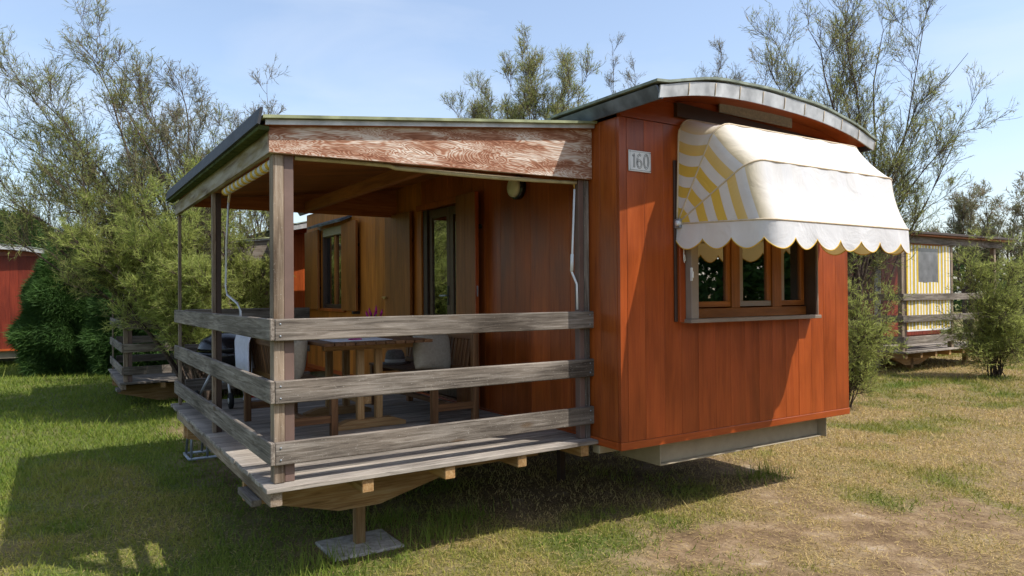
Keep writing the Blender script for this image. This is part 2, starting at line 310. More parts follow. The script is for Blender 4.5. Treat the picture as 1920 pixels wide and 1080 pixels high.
def grass():
    T, RND = [], []
    # candidate spots with density falling with distance from where one stands
    N = 900000; d = 3.1*np.exp(rng.random(N)*math.log(24/3.1)); th = YAW + (rng.random(N)-.5)*1.5
    x = CAM[0]+d*np.sin(th); y = CAM[1]+d*np.cos(th)
    keep = rng.random(N) < np.clip(d/8, .35, 1)*.62
    pad = (np.abs(x-.78) < .27) & (np.abs(y-.64) < .22); x, y, d = x[keep & ~pad], y[keep & ~pad], d[keep & ~pad]
    ba, dr = bareness(x, y), dryness(x, y); k = rng.random(len(x)) < (1-.93*ba)*(.45+.55*vnoise(x, y, 5.)); x, y, d, ba, dr = x[k], y[k], d[k], ba[k], dr[k]
    n = len(x); z = height(x, y); tuft = fbm(x+4, y, 2.2)
    h = (.018+.03*rng.random(n))*(.6+1.1*tuft)*(1-.35*dr)*(1+.06*np.maximum(d-5, 0)); w = (.0028+.0022*rng.random(n))*(1+.13*np.maximum(d-4, 0))
    tall = rng.random(n) < .012; h[tall] *= 2.3
    a = rng.random(n)*6.283; ln = (.25+.75*rng.random(n))*h; flat = rng.random(n) < .16+.3*dr; ln[flat] = h[flat]*2.2; h[flat] *= .25
    b = rng.random(n)*6.283; p = np.stack([x, y, z], -1); s = np.stack([np.cos(a), np.sin(a), 0*a], -1)*w[:, None]
    tip = p+np.stack([np.cos(b)*ln, np.sin(b)*ln, h], -1); T = np.stack([p-s, p+s, tip], 1)
    ns_ = 20000; q = rng.random((ns_, 2)); sx, sy = -1.+8*q[:, 0], -2.6+5.5*q[:, 1]; sa, sb_ = rng.random(ns_)*6.283, (.03+.09*rng.random(ns_)**2); sp_ = np.stack([sx, sy, height(sx, sy)+.006+.012*rng.random(ns_)], -1); sd = np.stack([np.cos(sa), np.sin(sa), .25*(rng.random(ns_)-.4)], -1); sw_ = np.stack([-np.sin(sa), np.cos(sa), 0*sa], -1)*.0022
    tx = rng.normal(size=(900, 2))*[.16, .1]+np.array([(1.25, .45), (1.6, .7), (.35, .35), (4.7, .25), (1.1, .95)])[rng.integers(0, 5, 900)]; tz = height(tx[:, 0], tx[:, 1]); tp_ = np.stack([tx[:, 0], tx[:, 1], tz], -1); tt = tp_+np.stack([rng.normal(size=900)*.05, rng.normal(size=900)*.05, .06+.13*rng.random(900)], -1); ts = np.stack([np.cos(tt[:, 0]*99), np.sin(tt[:, 0]*99), 0*tz], -1)*.004
    r = np.clip(.1+.75*dr+.34*(rng.random(n)-.45)+.25*flat*dr, 0, 1)
    T = np.concatenate([T, np.stack([sp_-sw_, sp_+sw_, sp_+sd*sb_[:, None]], 1), np.stack([tp_-ts, tp_+ts, tt], 1)]); r = np.concatenate([r, .8+.2*rng.random(ns_), .25*rng.random(900)])
    prop(trimesh('grass', T, M['grass'], r), 'short lawn, green on the left and dry straw on the right', 'grass', kind='stuff')
grass()
# ------------------------------------------------------------------ wagons
XW, YC, XE, YB = 2.391, -.307, 5.184, 7.19
ZT, ZB, ZTOP = .692, .634, 3.05
def arc(x, base, rise): return base + rise*(1-abs((x-3.785)/1.46)**2.6)
def cabin(root, dx, dy, dz, full, tone='red'):
    P = lambda n, a, b, c, d, e, f, m, par=root, **k: box(n, a+dx, b+dx, c+dy, d+dy, e+dz, f+dz, m, par, **k)
    red, side = wood(tone, 'z'), wood('side', 'z')
    # end wall, plank by plank round the window
    ed = [2.462, 2.633, 2.828, 3.009, 3.19, 3.384, 3.559, 3.734, 3.915, 4.088, 4.266, 4.443, 4.625, 4.805, 4.99, XE]
    wx0, wx1, wz0, wz1 = (3.05, 4.6, 1.57, 2.75) if full else (9, 9, 0, 0)
    P('corner_board', XW, 2.46, YC, YC+.03, ZT, ZTOP, red, bev=.0012)
    for a, b in zip(ed[:-1], ed[1:]):
        if b > wx0+.02 and a < wx1-.02:
            if a < wx0: P('plank', a+.0015, wx0, YC+rj(.0015), YC+.03, wz0, wz1, red, bev=.0012)
            if b > wx1: P('plank', wx1, b-.0015, YC+rj(.0015), YC+.03, wz0, wz1, red, bev=.0012)
            P('plank', a+.0007, b-.0007, YC+rj(.0015), YC+.03, ZT, wz0-.001, red, bev=.0012); P('plank', a+.0007, b-.0007, YC+rj(.0015), YC+.03, wz1+.001, ZTOP, red, bev=.0012)
        else: P('plank', a+.0007, b-.0007, YC+rj(.0015), YC+.03, ZT, ZTOP, red, bev=.0012)
    # long side wall
    D0, D1, DZ = 2.03, 2.98, 2.70; W0, W1, WZ0, WZ1 = 5.4, 6.4, 1.58, 2.72
    ys = [YC+.033, -.087, .285, .56, .838, 1.08, 1.32, 1.6, 1.82, D0] + list(np.linspace(D1, W0, 10)) + list(np.linspace(W1, YB, 4))
    for a, b in zip(ys[:-1], ys[1:]):
        if a == W1 or b <= D0 or (a >= D1 and b <= W0+.001) or a > W1: P('plank', XW+rj(.001), XW+.03, a+.0012, b-.0012, ZT, ZTOP, wood('side_bounce', 'z') if a > 2.9 else side, bev=.0012)
    for a, b in zip(np.linspace(W0, W1, 5)[:-1], np.linspace(W0, W1, 5)[1:]):
        P('plank', XW, XW+.03, a+.001, b-.001, ZT, WZ0, wood('side_bounce', 'z')); P('plank', XW, XW+.03, a+.001, b-.001, WZ1, ZTOP, wood('side_bounce', 'z'))
    for a, b in ((D0, 2.35), (2.35, 2.66), (2.66, D1)): P('plank', XW, XW+.03, a+.001, b-.001, DZ, ZTOP, side)
    # far walls, floor and inner lining close the room
    P('back_wall', XW, XE, YB-.03, YB, ZT, ZTOP, red); P('far_side_wall', XE-.03, XE, YC+.031, YB-.031, ZT, ZTOP, red)
    P('floor', XW+.031, XE-.031, YC+.031, YB-.031, ZB+.01, ZT+.01, wood('teak', 'y'))
    P('ceiling', XW+.031, XE-.031, YC+.031, YB-.031, 3.01, 3.045, wood('soffit', 'y'))
    # skirting boards
    P('skirting_board', XW-.006, XE+.006, YC-.006, YC+.03, ZB, ZT-.002, wood('red', 'x')); P('skirting_board', XW-.006, XW+.03, YC+.032, YB, ZB, ZT-.002, wood('red', 'y'))
    # gable above the end wall and the arched roof
    xs = np.linspace(2.33, 5.24, 25); fy = lambda x: -.80+.27*(x-2.33)/2.91
    g = prism('gable_board', [(XW+dx, ZTOP+.002+dz)]+[(XE+dx, ZTOP+.002+dz)]+[(x+dx, arc(x, 3.085, .2)+dz) for x in np.linspace(XE, XW, 15)], 'y', YC-.012+dy, YC+.025+dy, wood('red', 'x'), root)
    v, f = [], []
    for x in xs:
        z0, z1 = arc(x, 3.105, .165), arc(x, 3.14, .17)
        v += [(x, fy(x)+.02, z0), (x, YB+.18, z0), (x, YB+.18, z1), (x, fy(x)+.02, z1)]
    for i in range(len(xs)-1):
        for k in range(4): f.append((4*i+k, 4*i+(k+1) % 4, 4*i+4+(k+1) % 4, 4*i+4+k))
    f += [(0, 1, 2, 3), tuple(4*(len(xs)-1)+k for k in (3, 2, 1, 0))]
    rf = pyd('roof', v, f, wood('red', 'x'), root, (dx, dy, dz)); bm = bmesh.new(); bm.from_mesh(rf.data); bmesh.ops.recalc_face_normals(bm, faces=bm.faces); bm.to_mesh(rf.data); bm.free()
    # felt sheets laid over it, in strips across
    yy = np.linspace(-.83, YB+.2, 8)
    for a, b in zip(yy[:-1], yy[1:]):
        v, f = [], []; n = len(xs)
        for x in np.linspace(2.262, 5.3, n):
            y0 = fy(x)-.025 if a < -.8 else a+.002
            z = arc(min(max(x, 2.33), 5.24), 3.146, .172)+.004*math.sin(9*x+a*7)
            v += [(x, y0, z), (x, b+.01, z+.004), (x, b+.01, z+.022), (x, y0, z+.018)]
        for i in range(n-1):
            for k in range(4): f.append((4*i+k, 4*i+(k+1) % 4, 4*i+4+(k+1) % 4, 4*i+4+k))
        f += [(0, 1, 2, 3), tuple(4*(n-1)+k for k in (3, 2, 1, 0))]
        o = pyd('felt_sheet', v, f, M['felt'], rf, (dx, dy, dz)); bm = bmesh.new(); bm.from_mesh(o.data); bmesh.ops.recalc_face_normals(bm, faces=bm.faces); bm.to_mesh(o.data); bm.free()
    # zinc fascia panels round the edge
    fx = np.linspace(2.31, 5.26, 11)
    for i in range(10):
        v, f = [], []
        for x in np.linspace(fx[i]+.001, fx[i+1]-.001, 4):
            zt, zb = arc(min(max(x, 2.33), 5.24), 3.137, .165), arc(min(max(x, 2.33), 5.24), 3.056, .147); y = fy(x)
            v += [(x, y-.012, zt), (x, y, zb), (x, y+.012, zb), (x, y, zt)]
        for j in range(3):
            for k in range(4): f.append((4*j+k, 4*j+4+k, 4*j+4+(k+1) % 4, 4*j+(k+1) % 4))
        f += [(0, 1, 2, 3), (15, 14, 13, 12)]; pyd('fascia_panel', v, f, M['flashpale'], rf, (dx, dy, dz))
        xr = fx[i+1]; tube('seam_rib', [(xr+dx, fy(xr)-.016+dy, arc(min(xr, 5.24), 3.13, .165)+dz), (xr+dx, fy(xr)-.004+dy, arc(min(xr, 5.24), 3.06, .147)+dz)], .0035, M['seam'], rf, 5)
    for s, xo in ((1, 2.31), (-1, 5.262)):
        yy = np.linspace(-.80 if s > 0 else -.53, YB+.18, 7)
        for a, b in zip(yy[:-1], yy[1:]):
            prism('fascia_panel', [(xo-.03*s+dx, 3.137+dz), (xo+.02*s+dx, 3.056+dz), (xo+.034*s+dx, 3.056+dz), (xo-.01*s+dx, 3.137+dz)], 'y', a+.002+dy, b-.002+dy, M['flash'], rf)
    # chassis
    ch = P('chassis_beam', 2.87, 4.9, YC+.135, YC+.147, .456, ZB-.002, M['beige'])
    P('flange', 2.87, 4.9, YC+.09, YC+.19, .446, .4555, M['beige'], ch)
    P('end_plate', 2.858, 2.868, YC+.09, YC+.55, .446, ZB-.002, M['beige'], ch); P('end_plate', 4.902, 4.912, YC+.05, YC+.25, .446, ZB-.002, M['beige'], ch)
    P('outrigger', XW, 2.857, YC+.25, YC+.33, .57, ZB-.002, M['beige'], ch)
    for x in (2.95, 4.55): P('chassis_rail', x, x+.08, YC+.6, YB-.3, .46, ZB-.002, M['darkbrown'])
    for x in (2.95, 4.55):
        for y in (1.2, 5.8): P('support_leg', x+.01, x+.07, y, y+.06, -.02-dz, .459, M['darkbrown'])
    if not full: return
    # end window
    wf = P('window_frame', 3.02, 3.10, -.40, -.302, 1.57, 2.76, M['taupe']); tp = M['taupe']; rw, rx = wood('shutter', 'z'), wood('shutter', 'x')
    P('frame_side', 4.585, 4.6, -.40, -.24, 1.5705, 2.76, tp, wf); P('reveal_lining', 4.566, 4.5845, -.397, -.24, 1.5705, 2.76, M['darkbrown'], wf); P('frame_sill', 3.0, 4.62, -.415, -.24, 1.54, 1.569, tp, wf); P('frame_head', 3.02, 4.6, -.4, -.24, 2.761, 2.8, tp, wf)
    P('cover_board', 2.955, 3.018, -.345, -.309, 1.545, 2.78, wood('red', 'z'), wf); P('shadow_gap_strip', 2.925, 2.953, -.325, -.309, 1.55, 2.78, M['darkbrown'], wf)  # the dark strip beside the cover board paints in a shadow gap
    P('bottom_rail', 3.102, 4.563, -.30, -.24, 1.5705, 1.645, rx, wf)
    for a, b in ((3.595, 3.692), (4.107, 4.228)): P('mullion', a, b, -.30, -.24, 1.6455, 2.76, rw, wf)
    for a, b in ((3.105, 3.594), (3.693, 4.106), (4.229, 4.562)):
        sa = P('sash', a, a+.055, -.285, -.245, 1.70, 2.74, tp, root); P('stile', b-.05, b, -.285, -.245, 1.70, 2.74, rw, sa); P('sash_rail', a, b, -.285, -.245, 1.655, 1.699, rx if a != 3.693 else tp, sa)
        P('pane', a+.054, b-.049, -.268, -.262, 1.699, 2.74, M['glass'], sa, bev=0)
    lt = P('latch', 3.005, 3.018, -.42, -.40, 1.86, 1.96, M['white'], wf); P('latch_arm', 2.998, 3.012, -.435, -.42, 1.88, 1.93, M['white'], lt)
    # awning board and vent in the gable
    prism('awning_board', [(2.93, 3.215), (2.93, 3.11), (4.83, 3.06), (4.83, 3.13)], 'y', YC-.05, YC-.013, M['darkbrown'], root)
    vn = prism('vent', [(3.39, 3.292), (3.39, 3.198), (4.30, 3.18), (4.30, 3.276)], 'y', YC-.06, YC-.051, M['vent'], root)
    for z in (3.205, 3.285): P('rivet_strip', 3.42, 4.27, YC-.063, YC-.0605, z-.004, z, M['taupe'], vn)
    # balcony door
    fr = P('door_frame', XW+.02, XW+.09, D1-.1, D1, ZT, DZ-.001, M['darkbrown']); P('jamb', XW+.02, XW+.09, D0, D0+.06, ZT, DZ-.001, M['darkbrown'], fr); P('head', XW-.012, XW+.09, D0-.05, D1+.12, DZ-.0005, DZ+.06, side, fr)
    for a, b in ((2.395, 2.875), (2.095, 2.39)):
        le = P('door_leaf', XW+.045, XW+.085, b-.07, b, ZT+.02, DZ-.01, M['doorbrown']); P('stile', XW+.045, XW+.085, a, a+.07, ZT+.02, DZ-.01, M['doorbrown'], le)
        P('rail', XW+.045, XW+.085, a+.071, b-.071, ZT+.02, ZT+.12, M['doorbrown'], le); P('rail', XW+.045, XW+.085, a+.071, b-.071, DZ-.1, DZ-.01, M['doorbrown'], le)
        P('pane', XW+.06, XW+.066, a+.07, b-.07, ZT+.12, DZ-.1, M['glass'], le, bev=0)
        if b > 2.8:
            h = P('handle_plate', XW+.036, XW+.0445, a+.02, a+.05, 1.66, 1.86, M['black'], le); P('handle', XW-.0, XW+.015, a+.03, a+.16, 1.75, 1.768, M['steel'], h); P('handle_stem', XW+.015, XW+.036, a+.03, a+.045, 1.752, 1.766, M['steel'], h)
    # shutters, hooked back off the wall
    sm = wood('shutter', 'z')
    def shutter(y0, y1, z0, z1, off, n):
        w = (y1-y0)/n; s = P('shutter', XW-off-.035, XW-off, y0, y0+w-.001, z0, z1, sm)
        for i in range(1, n): P('shutter_board', XW-off-.034, XW-off, y0+i*w, y0+(i+1)*w-.001, z0, z1, sm, s)
        P('hinge', XW-off, XW-.001, y0+.05, y0+.09, z0+.3, z0+.34, M['black'], s); P('hinge', XW-off, XW-.001, y0+.05, y0+.09, z1-.34, z1-.3, M['black'], s); return s
    s1 = shutter(3.15, 3.86, ZT+.0, 2.71, .03, 2); s2 = shutter(1.6, 1.98, ZT+.0, 2.735, .075, 2)
    P('edge_strip', XW-.112, XW-.074, 1.588, 1.599, ZT+.0, 2.735, wood('red', 'z'), s2); P('lock', XW-.1, XW-.085, 1.582, 1.5875, 1.75, 1.85, M['steel'], s2)
    k = P('shutter_catch', XW-.1, XW-.066, 3.80, 3.84, 1.72, 1.735, M['brass'], s1); P('catch_arm', XW-.1, XW-.085, 3.77, 3.88, 1.736, 1.75, M['brass'], k)
    s3 = shutter(4.82, 5.38, 1.56, 2.76, .04, 2); s4 = shutter(6.45, 7.1, 1.56, 2.76, .03, 2)
    P('shutter_catch', XW-.1, XW-.0, 4.86, 4.9, 1.52, 1.555, M['black'], s3)
    wn_ = P('small_window_frame', XW-.005, XW+.08, W0, W0+.07, WZ0, WZ1, M['darkbrown']); P('frame_side', XW-.005, XW+.08, W1-.07, W1, WZ0, WZ1, M['darkbrown'], wn_); P('centre_bar', XW+.02, XW+.08, 5.86, 5.94, WZ0+.06, WZ1-.08, sm, wn_)
    P('sill', XW-.04, XW+.08, W0-.02, W1+.02, WZ0-.045, WZ0-.001, side, wn_); P('bottom_bar', XW+.02, XW+.08, W0+.071, W1-.071, WZ0+.001, WZ0+.06, M['darkbrown'], wn_); P('blind_box', XW-.02, XW+.08, W0+.071, W1-.071, WZ1-.08, WZ1+.04, M['vent'], wn_)
    for a, b in ((W0+.071, 5.859), (5.941, W1-.071)): P('pane', XW+.045, XW+.051, a, b, WZ0+.06, WZ1-.08, M['glass'], wn_, bev=0)
    vz = prism('visor', [(XW-.17, 2.80), (XW-.16, 2.77), (XW-.001, 2.84), (XW-.001, 2.87)], 'y', 5.15, 6.62, M['flash'], root)
wag = empty('wooden_wagon', (3.8, 3.4, 0), 'red-brown wooden wagon with arched green roof and number 160', 'wagon', 'wooden holiday wagons')
cabin(wag, 0, 0, 0, True)
wag2 = empty('wooden_wagon', (3.6, 12., 0), 'wooden wagon behind the weathered porch, mostly hidden by feathery tamarisk', 'wagon', 'wooden holiday wagons'); cabin(wag2, .0, 8.56, -.2, False)
wag3 = empty('wooden_wagon', (-2.4, 21.8, 0), 'dark red wooden wagon beside the dense dark cypress on the far left', 'wagon', 'wooden holiday wagons'); cabin(wag3, -6.2, 18.3, -.22, False, 'darkred')
# ------------------------------------------------------------------ porches
def porch(root, ox, oy, dz, w, d, s=1., roof=True, npost=2, deckfull=True, back=True, low=0.):
    """deck with three-board rails, posts and a lean-to roof; front-left corner at (ox, oy)"""
    P = lambda n, a, b, c, e, z0, z1, m, par=root, **k: box(n, ox+a, ox+b, oy+c, oy+e, z0+dz, z1+dz, m, par, **k)
    gx, gy, dk, pz, px_ = wood('grey', 'x'), wood('grey', 'y'), wood('deck', 'x'), wood('post', 'z'), wood('brace', 'x')
    zr = [(.786, .918), (1.143, 1.276), (1.507, 1.636)]; Z = lambda z: .674+(z-.674)*s
    for z0, z1 in zr:
        P('front_rail', .029, w+.008, rj(.002), .034, Z(z0), Z(z1), gx, bev=.005, rot=(0, rj(.001), rj(.0006)))
        P('side_rail', 0, .028, -.0015, d, Z(z0), Z(z1), gy, bev=.005, rot=(rj(.001), 0, rj(.0006)))
        if back: P('back_rail', .1, min(1.39, w*.6), d-.02, d+.012, Z(z0), Z(z1), gx, bev=.005)
    if npost == 2:
        for o in [c for c in root.children if c.name.startswith('front_rail')]:
            for sx in (.06, w-.035):
                for sz in (-.035, .035): lathe('screw', [(0, -.003), (.005, -.002), (.006, .002), (0, .003)], M['steel'], o, (ox+sx, oy-.002, wloc(o).z+sz), 8).rotation_euler = (1.5708, 0, 0)
    ht = lambda x: Z(2.747)+(3.013-2.747)*s*x/w; hb = Z(2.6)
    top = hb if roof else Z(1.636)
    nb = int(d/.0985)+2
    for i in range(nb): y = -.06+i*(d+.1)/nb; P('deck_board', -.03+rj(.007), w-.008, y, y+(d+.1)/nb-.006, .646, .674+rj(.001), dk, bev=.003)
    for x in np.linspace(.0, w-.12, max(5, int(w/.56))): P('joist', x-.03 if x else -.01, x+.045 if x else .06, -.035+rj(.008), d-.25, .56, .6455, wood('brace', 'y') if x else wood('post', 'y'), bev=.004)
    # posts: weathered wood with a brown metal upright beside it
    P('corner_post', .031, .093, .036, .12, .675, top, pz); P('metal_post', .095, .153, .045, .105, .675, top, M['brown'])
    for y in ([1.9, d-.1] if npost == 2 else [d-.1]):
        P('side_post', .03, .058, y, y+.045, .675, top, pz)
        if y < d-.2: P('metal_post', .06, .1, y+.003, y+.042, .675, top, M['darkbrown'])
    P('wall_post', w-.052, w-.006, .036, .11, .675, hb+.03*s, wood('grey', 'z')); P('metal_post', w-.1, w-.054, .04, .1, .675, hb+.03*s, M['brown'])
    # braces, legs
    for y in (.62, d-.7):
        b = prism('brace', [(ox+.02, .558+dz), (ox+.02, .43+dz), (ox+.62, .275+dz), (ox+.92, .275+dz), (ox+1.5, .42+dz), (ox+1.62, .558+dz)], 'y', oy+y, oy+y+.05, px_, root)
        prism('brace_beam', [(ox-.0, .559+dz), (ox-.0, .43+dz), (ox+w-.05, .43+dz), (ox+w-.05, .559+dz)], 'y', oy+y+.051, oy+y+.1, px_, b)
        P('support_post', .745, .815, y+.005, y+.075, -dz-.01+low, .34, wood('brace', 'z'), bev=.004)
    P('end_plank', -.05, .012, .25, .62, .5, .54, gy)
    if not roof: return
    fb = prism('front_beam', [(ox+.0, hb+dz), (ox+w-.006, hb+.034*s+dz), (ox+w-.006, ht(w)+dz), (ox+.0, ht(0)+dz)], 'y', oy-.004, oy+.03, M['ply'] if npost == 2 else gx, root)
    prism('side_beam', [(oy+.031, hb+dz), (oy+d-.1, hb-.008+dz), (oy+d-.1, hb+.105+dz), (oy+.031, ht(0)+dz)], 'x', ox+.002, ox+.036, M['fascia'], root)
    prism('back_beam', [(ox+.037, hb+.085+dz), (ox+w, hb+.085+dz), (ox+w, ht(w)-.001+dz), (ox+.037, ht(0)+dz)], 'y', oy+d-.14, oy+d-.105, wood('soffit', 'x'), root)
    P('purlin', .5*w+.1, .5*w+.16, .031, d-.142, hb+.09*s, hb+.2*s, wood('soffit', 'y'))
    a = math.atan2(ht(w)-ht(0), w); ns = 22
    for i in range(ns):
        y = -.03+i*(d-.05)/ns
        prism('soffit_board', [(ox-.03, ht(0)+.001-.03*math.tan(a)+dz), (ox+w-.01, ht(w)+.001+dz), (ox+w-.01, ht(w)+.016+dz), (ox-.03, ht(0)+.016-.03*math.tan(a)+dz)], 'y', oy+y+.001, oy+y+(d-.05)/ns-.001, wood('soffit', 'x'), root)
    rf = prism('roof_sheet', [(ox-.05, ht(0)+.03+dz), (ox+w-.008, ht(w)+.03+dz), (ox+w-.008, ht(w)+.048+dz), (ox-.05, ht(0)+.048+dz)], 'y', oy-.075, oy+d-.07, M['feltpale'], root)
    prism('drip_strip', [(ox-.03, ht(0)+.0+dz), (ox+w-.012, ht(w)+.0+dz), (ox+w-.012, ht(w)+.029+dz), (ox-.03, ht(0)+.029+dz)], 'y', oy-.045, oy-.034, M['flashpale'], rf)
    prism('roof_edge', [(ox-.085, ht(0)-.008+dz), (ox-.07, ht(0)-.012+dz), (ox-.051, ht(0)+.085+dz), (ox-.066, ht(0)+.088+dz)], 'y', oy-.085, oy+d-.06, M['darkstrip'], rf)
    P('edge_batten', -.068, -.004, -.03, d-.08, ht(0)-.03, ht(0)-.002, M['mossstrip'], rf)
    return fb
def fix(o): return o
p1 = empty('porch', (1.2, 1.9, .0), 'weathered wooden porch with plank rails and lean-to roof beside number 160', 'porch', 'wooden porches'); porch(p1, 0, 0, 0, XW, 3.8)
p2 = empty('porch', (1., 9.9, 0), 'grey wooden porch in the shade beyond the main one, under the tamarisk', 'porch', 'wooden porches'); porch(p2, -.126, 8.55, -.254, 2.45, 2.6, npost=1)
sl1 = box('paving_slab', .52, 1.03, .43, .85, -.05, .018, M['concrete'], bev=.008); prop(sl1, 'square concrete slab under the nearest porch support', 'slab', 'slabs under the supports')
sl2 = box('paving_slab', .55, 1.0, 2.9, 3.35, -.04, .02, M['concrete'], bev=.008); prop(sl2, 'concrete slab under the rear porch support, in deep shade', 'slab', 'slabs under the supports')
for o in (c for c in p1.children if c.name.startswith('support_post')): o.location.z += .022
# ------------------------------------------------------------------ awning over the end window
def awning():
    root = empty('window_awning', (3.85, -.5, 2.3), 'white and yellow striped scalloped awning over the end window', 'awning')
    PX0, PX1, PY, PZ = 2.95, 4.76, YC-.02, 2.296
    ang = [math.radians(a) for a in (88, 60.5, 29.2, -2.5)]; R = [.80, .80, .795, .83]
    def curve(th, r, rc=.13, ns=7, nf=24):
        q = [(PX0, (r-rc)*k/ns) for k in range(ns)] + [(PX0+rc-rc*math.cos(a), r-rc+rc*math.sin(a)) for a in np.linspace(0, math.pi/2, 6)]
        half = [(x, w) for x, w in q]; q = half + [(PX0+rc+(PX1-PX0-2*rc)*k/nf, r) for k in range(1, nf)] + [(PX0+PX1-x, w) for x, w in half[::-1]]
        return [np.array((x, PY-w*math.cos(th), PZ+w*math.sin(th))) for x, w in q], [w/r for x, w in q], ns, len(half)
    names = ['top_panel', 'middle_panel', 'front_panel']
    for i in range(3):
        A, va, ns, nh = curve(ang[i], R[i]); B, _, _, _ = curve(ang[i+1], R[i+1]); n = len(A); rows = 6; V, Fc, UV = [], [], []
        for j in range(rows+1):
            t = j/rows
            for k in range(n):
                p = A[k]*(1-t)+B[k]*t; sag = 4*t*(1-t)*.018*(va[k]); d = p-np.array((p[0], PY, PZ)); L = np.linalg.norm(d)
                if L > .01: p = p-d/L*sag*(1+.6*math.sin(p[0]*9+i*2))
                if nh < k < n-nh: p = p + np.array((0, -.004*math.sin(p[0]*23+7*t), .004*math.sin(p[0]*17+3*t)))
                V.append(p-np.array((3.85, PY, PZ))); onside = k < nh or k >= n-nh
                UV.append((va[k]*4.75+.24 if onside else p[0]*4.6, max(.04, min(1., 1-1.0*(k-(nh-8))/7.)) if k < nh else (.04 if k < n-nh else max(.04, min(1., 1-1.0*(n-1-k-(nh-8))/7.)))))
        for j in range(rows):
            for k in range(n-1): Fc.append((j*n+k, j*n+k+1, (j+1)*n+k+1, (j+1)*n+k))
        o = pyd(names[i], V, Fc, M['stripes'], root, (3.85, PY, PZ), True); u = o.data.uv_layers.new(name='UVMap')
        for lp in o.data.loops: u.data[lp.index].uv = UV[lp.vertex_index]
        tube('bow', B, .007, M['seam'], root, 6)
    # wall edge piping
    A, _, _, _ = curve(ang[0], R[0]); tube('wall_bow', A, .008, M['seam'], root, 6)
    # scalloped valance hanging from the lowest bow
    B, _, _, _ = curve(ang[3], R[3], nf=120, ns=50); cum = np.concatenate([[0], np.cumsum([np.linalg.norm(B[k+1]-B[k]) for k in range(len(B)-1)])])
    P_ = cum[-1]/round(cum[-1]/.25); st = np.linspace(0, cum[-1], 16*round(cum[-1]/.25)+1)
    pts = np.stack([np.interp(st, cum, [b[i] for b in B]) for i in range(3)], -1); ctr = np.array((3.855, PY-.3, 0)); V, Fc = [], []; low = []
    for s, p in zip(st, pts):
        ph = (s/P_) % 1.; dr = .115+.075*abs(math.sin(math.pi*ph))**.75
        o_ = np.array((p[0]-ctr[0], p[1]-ctr[1], 0)); o_[0] *= .35; o_ /= np.linalg.norm(o_)+1e-6; wv = .01*math.sin(s*14.)
        for t in (0, .5, 1): V.append(p+np.array((0, 0, -.006-dr*t))+o_*(.012*t+wv*t*t))
        low.append(V[-1])
    n = len(st)
    for k in range(n-1):
        for t in range(2): Fc.append((3*k+t, 3*k+t+1, 3*k+4+t, 3*k+3+t))
    va_ = pyd('valance', [v-np.array((3.85, PY, PZ)) for v in V], Fc, M['valance'], root, (3.85, PY, PZ), True); va_.data.uv_layers.new(name='UVMap')
    tube('valance_piping', low, .004, M['trim'], va_, 5)
    for x in (PX0-.012, PX1+.012):
        pv = box('pivot_bracket', x-.012, x+.012, PY-.05, PY+.02, PZ-.035, PZ+.035, M['steel'], root)
        lathe('pivot_knob', [(.0, -.02), (.02, -.018), (.02, .018), (.0, .02)], M['white'], pv, (x-.012 if x < 3.5 else x+.012, PY-.035, PZ), 12, 'x')
    tube('pull_cord', [(2.985, -.36, 2.24), (2.983, -.36, 2.04), (2.99, -.36, 2.0), (3.0, -.36, 2.02), (2.99, -.36, 2.06)], .004, M['white'], root, 5)
awning()
# ------------------------------------------------------------------ number plate
def plate():
    root = empty('number_plate', (2.58, YC-.006, 2.735), 'white enamel number plate reading 160 on the red end wall', 'sign')
    b = box('plate', 2.474, 2.692, YC-.012, YC-.004, 2.662, 2.815, M['white'], root, bev=.002)
    y = YC-.0135
    def loop(pts, r, name): tube(name, [(x, y, z) for x, z in pts], r, M['ink'], root, 5)
    fr = [(2.484, 2.672), (2.682, 2.672), (2.682, 2.805), (2.484, 2.805), (2.484, 2.672)]; loop(fr, .0011, 'border_line')
    for x, z in fr[:4]: lathe('screw', [(0, -.003), (.004, -.002), (.004, .002), (0, .003)], M['ink'], root, (x, y, z), 8)
    def outline(c, wd, name):      # each stroke is drawn as a double line
        c = np.array(c); t = np.gradient(c, axis=0); t /= np.linalg.norm(t, axis=1)[:, None]; nrm = np.stack([-t[:, 1], t[:, 0]], -1)
        a, d = c+nrm*wd, c-nrm*wd; loop([tuple(p) for p in np.concatenate([a, d[::-1], a[:1]])], .0017, name)
    z0, z1 = 2.69, 2.79
    outline([(2.509, z1-.018), (2.524, z1-.004), (2.5245, z1-.02), (2.5245, z0+.03), (2.5245, z0)], .0052, 'digit_one')
    ell = lambda cx, cz, a, b, u, v, n: [(cx+a*math.cos(w), cz+b*math.sin(w)) for w in np.linspace(u, v, n)]
    outline([(2.588, z1-.012), (2.576, z1-.002), (2.562, z1-.012), (2.555, z1-.035), (2.553, z0+.03)] + ell(2.575, z0+.027, .021, .027, math.pi, 3.05*math.pi, 20), .0052, 'digit_six')
    outline(ell(2.642, (z0+z1)/2, .022, .05, math.pi/2, 2.5*math.pi+.02, 28), .0052, 'digit_zero')
plate()
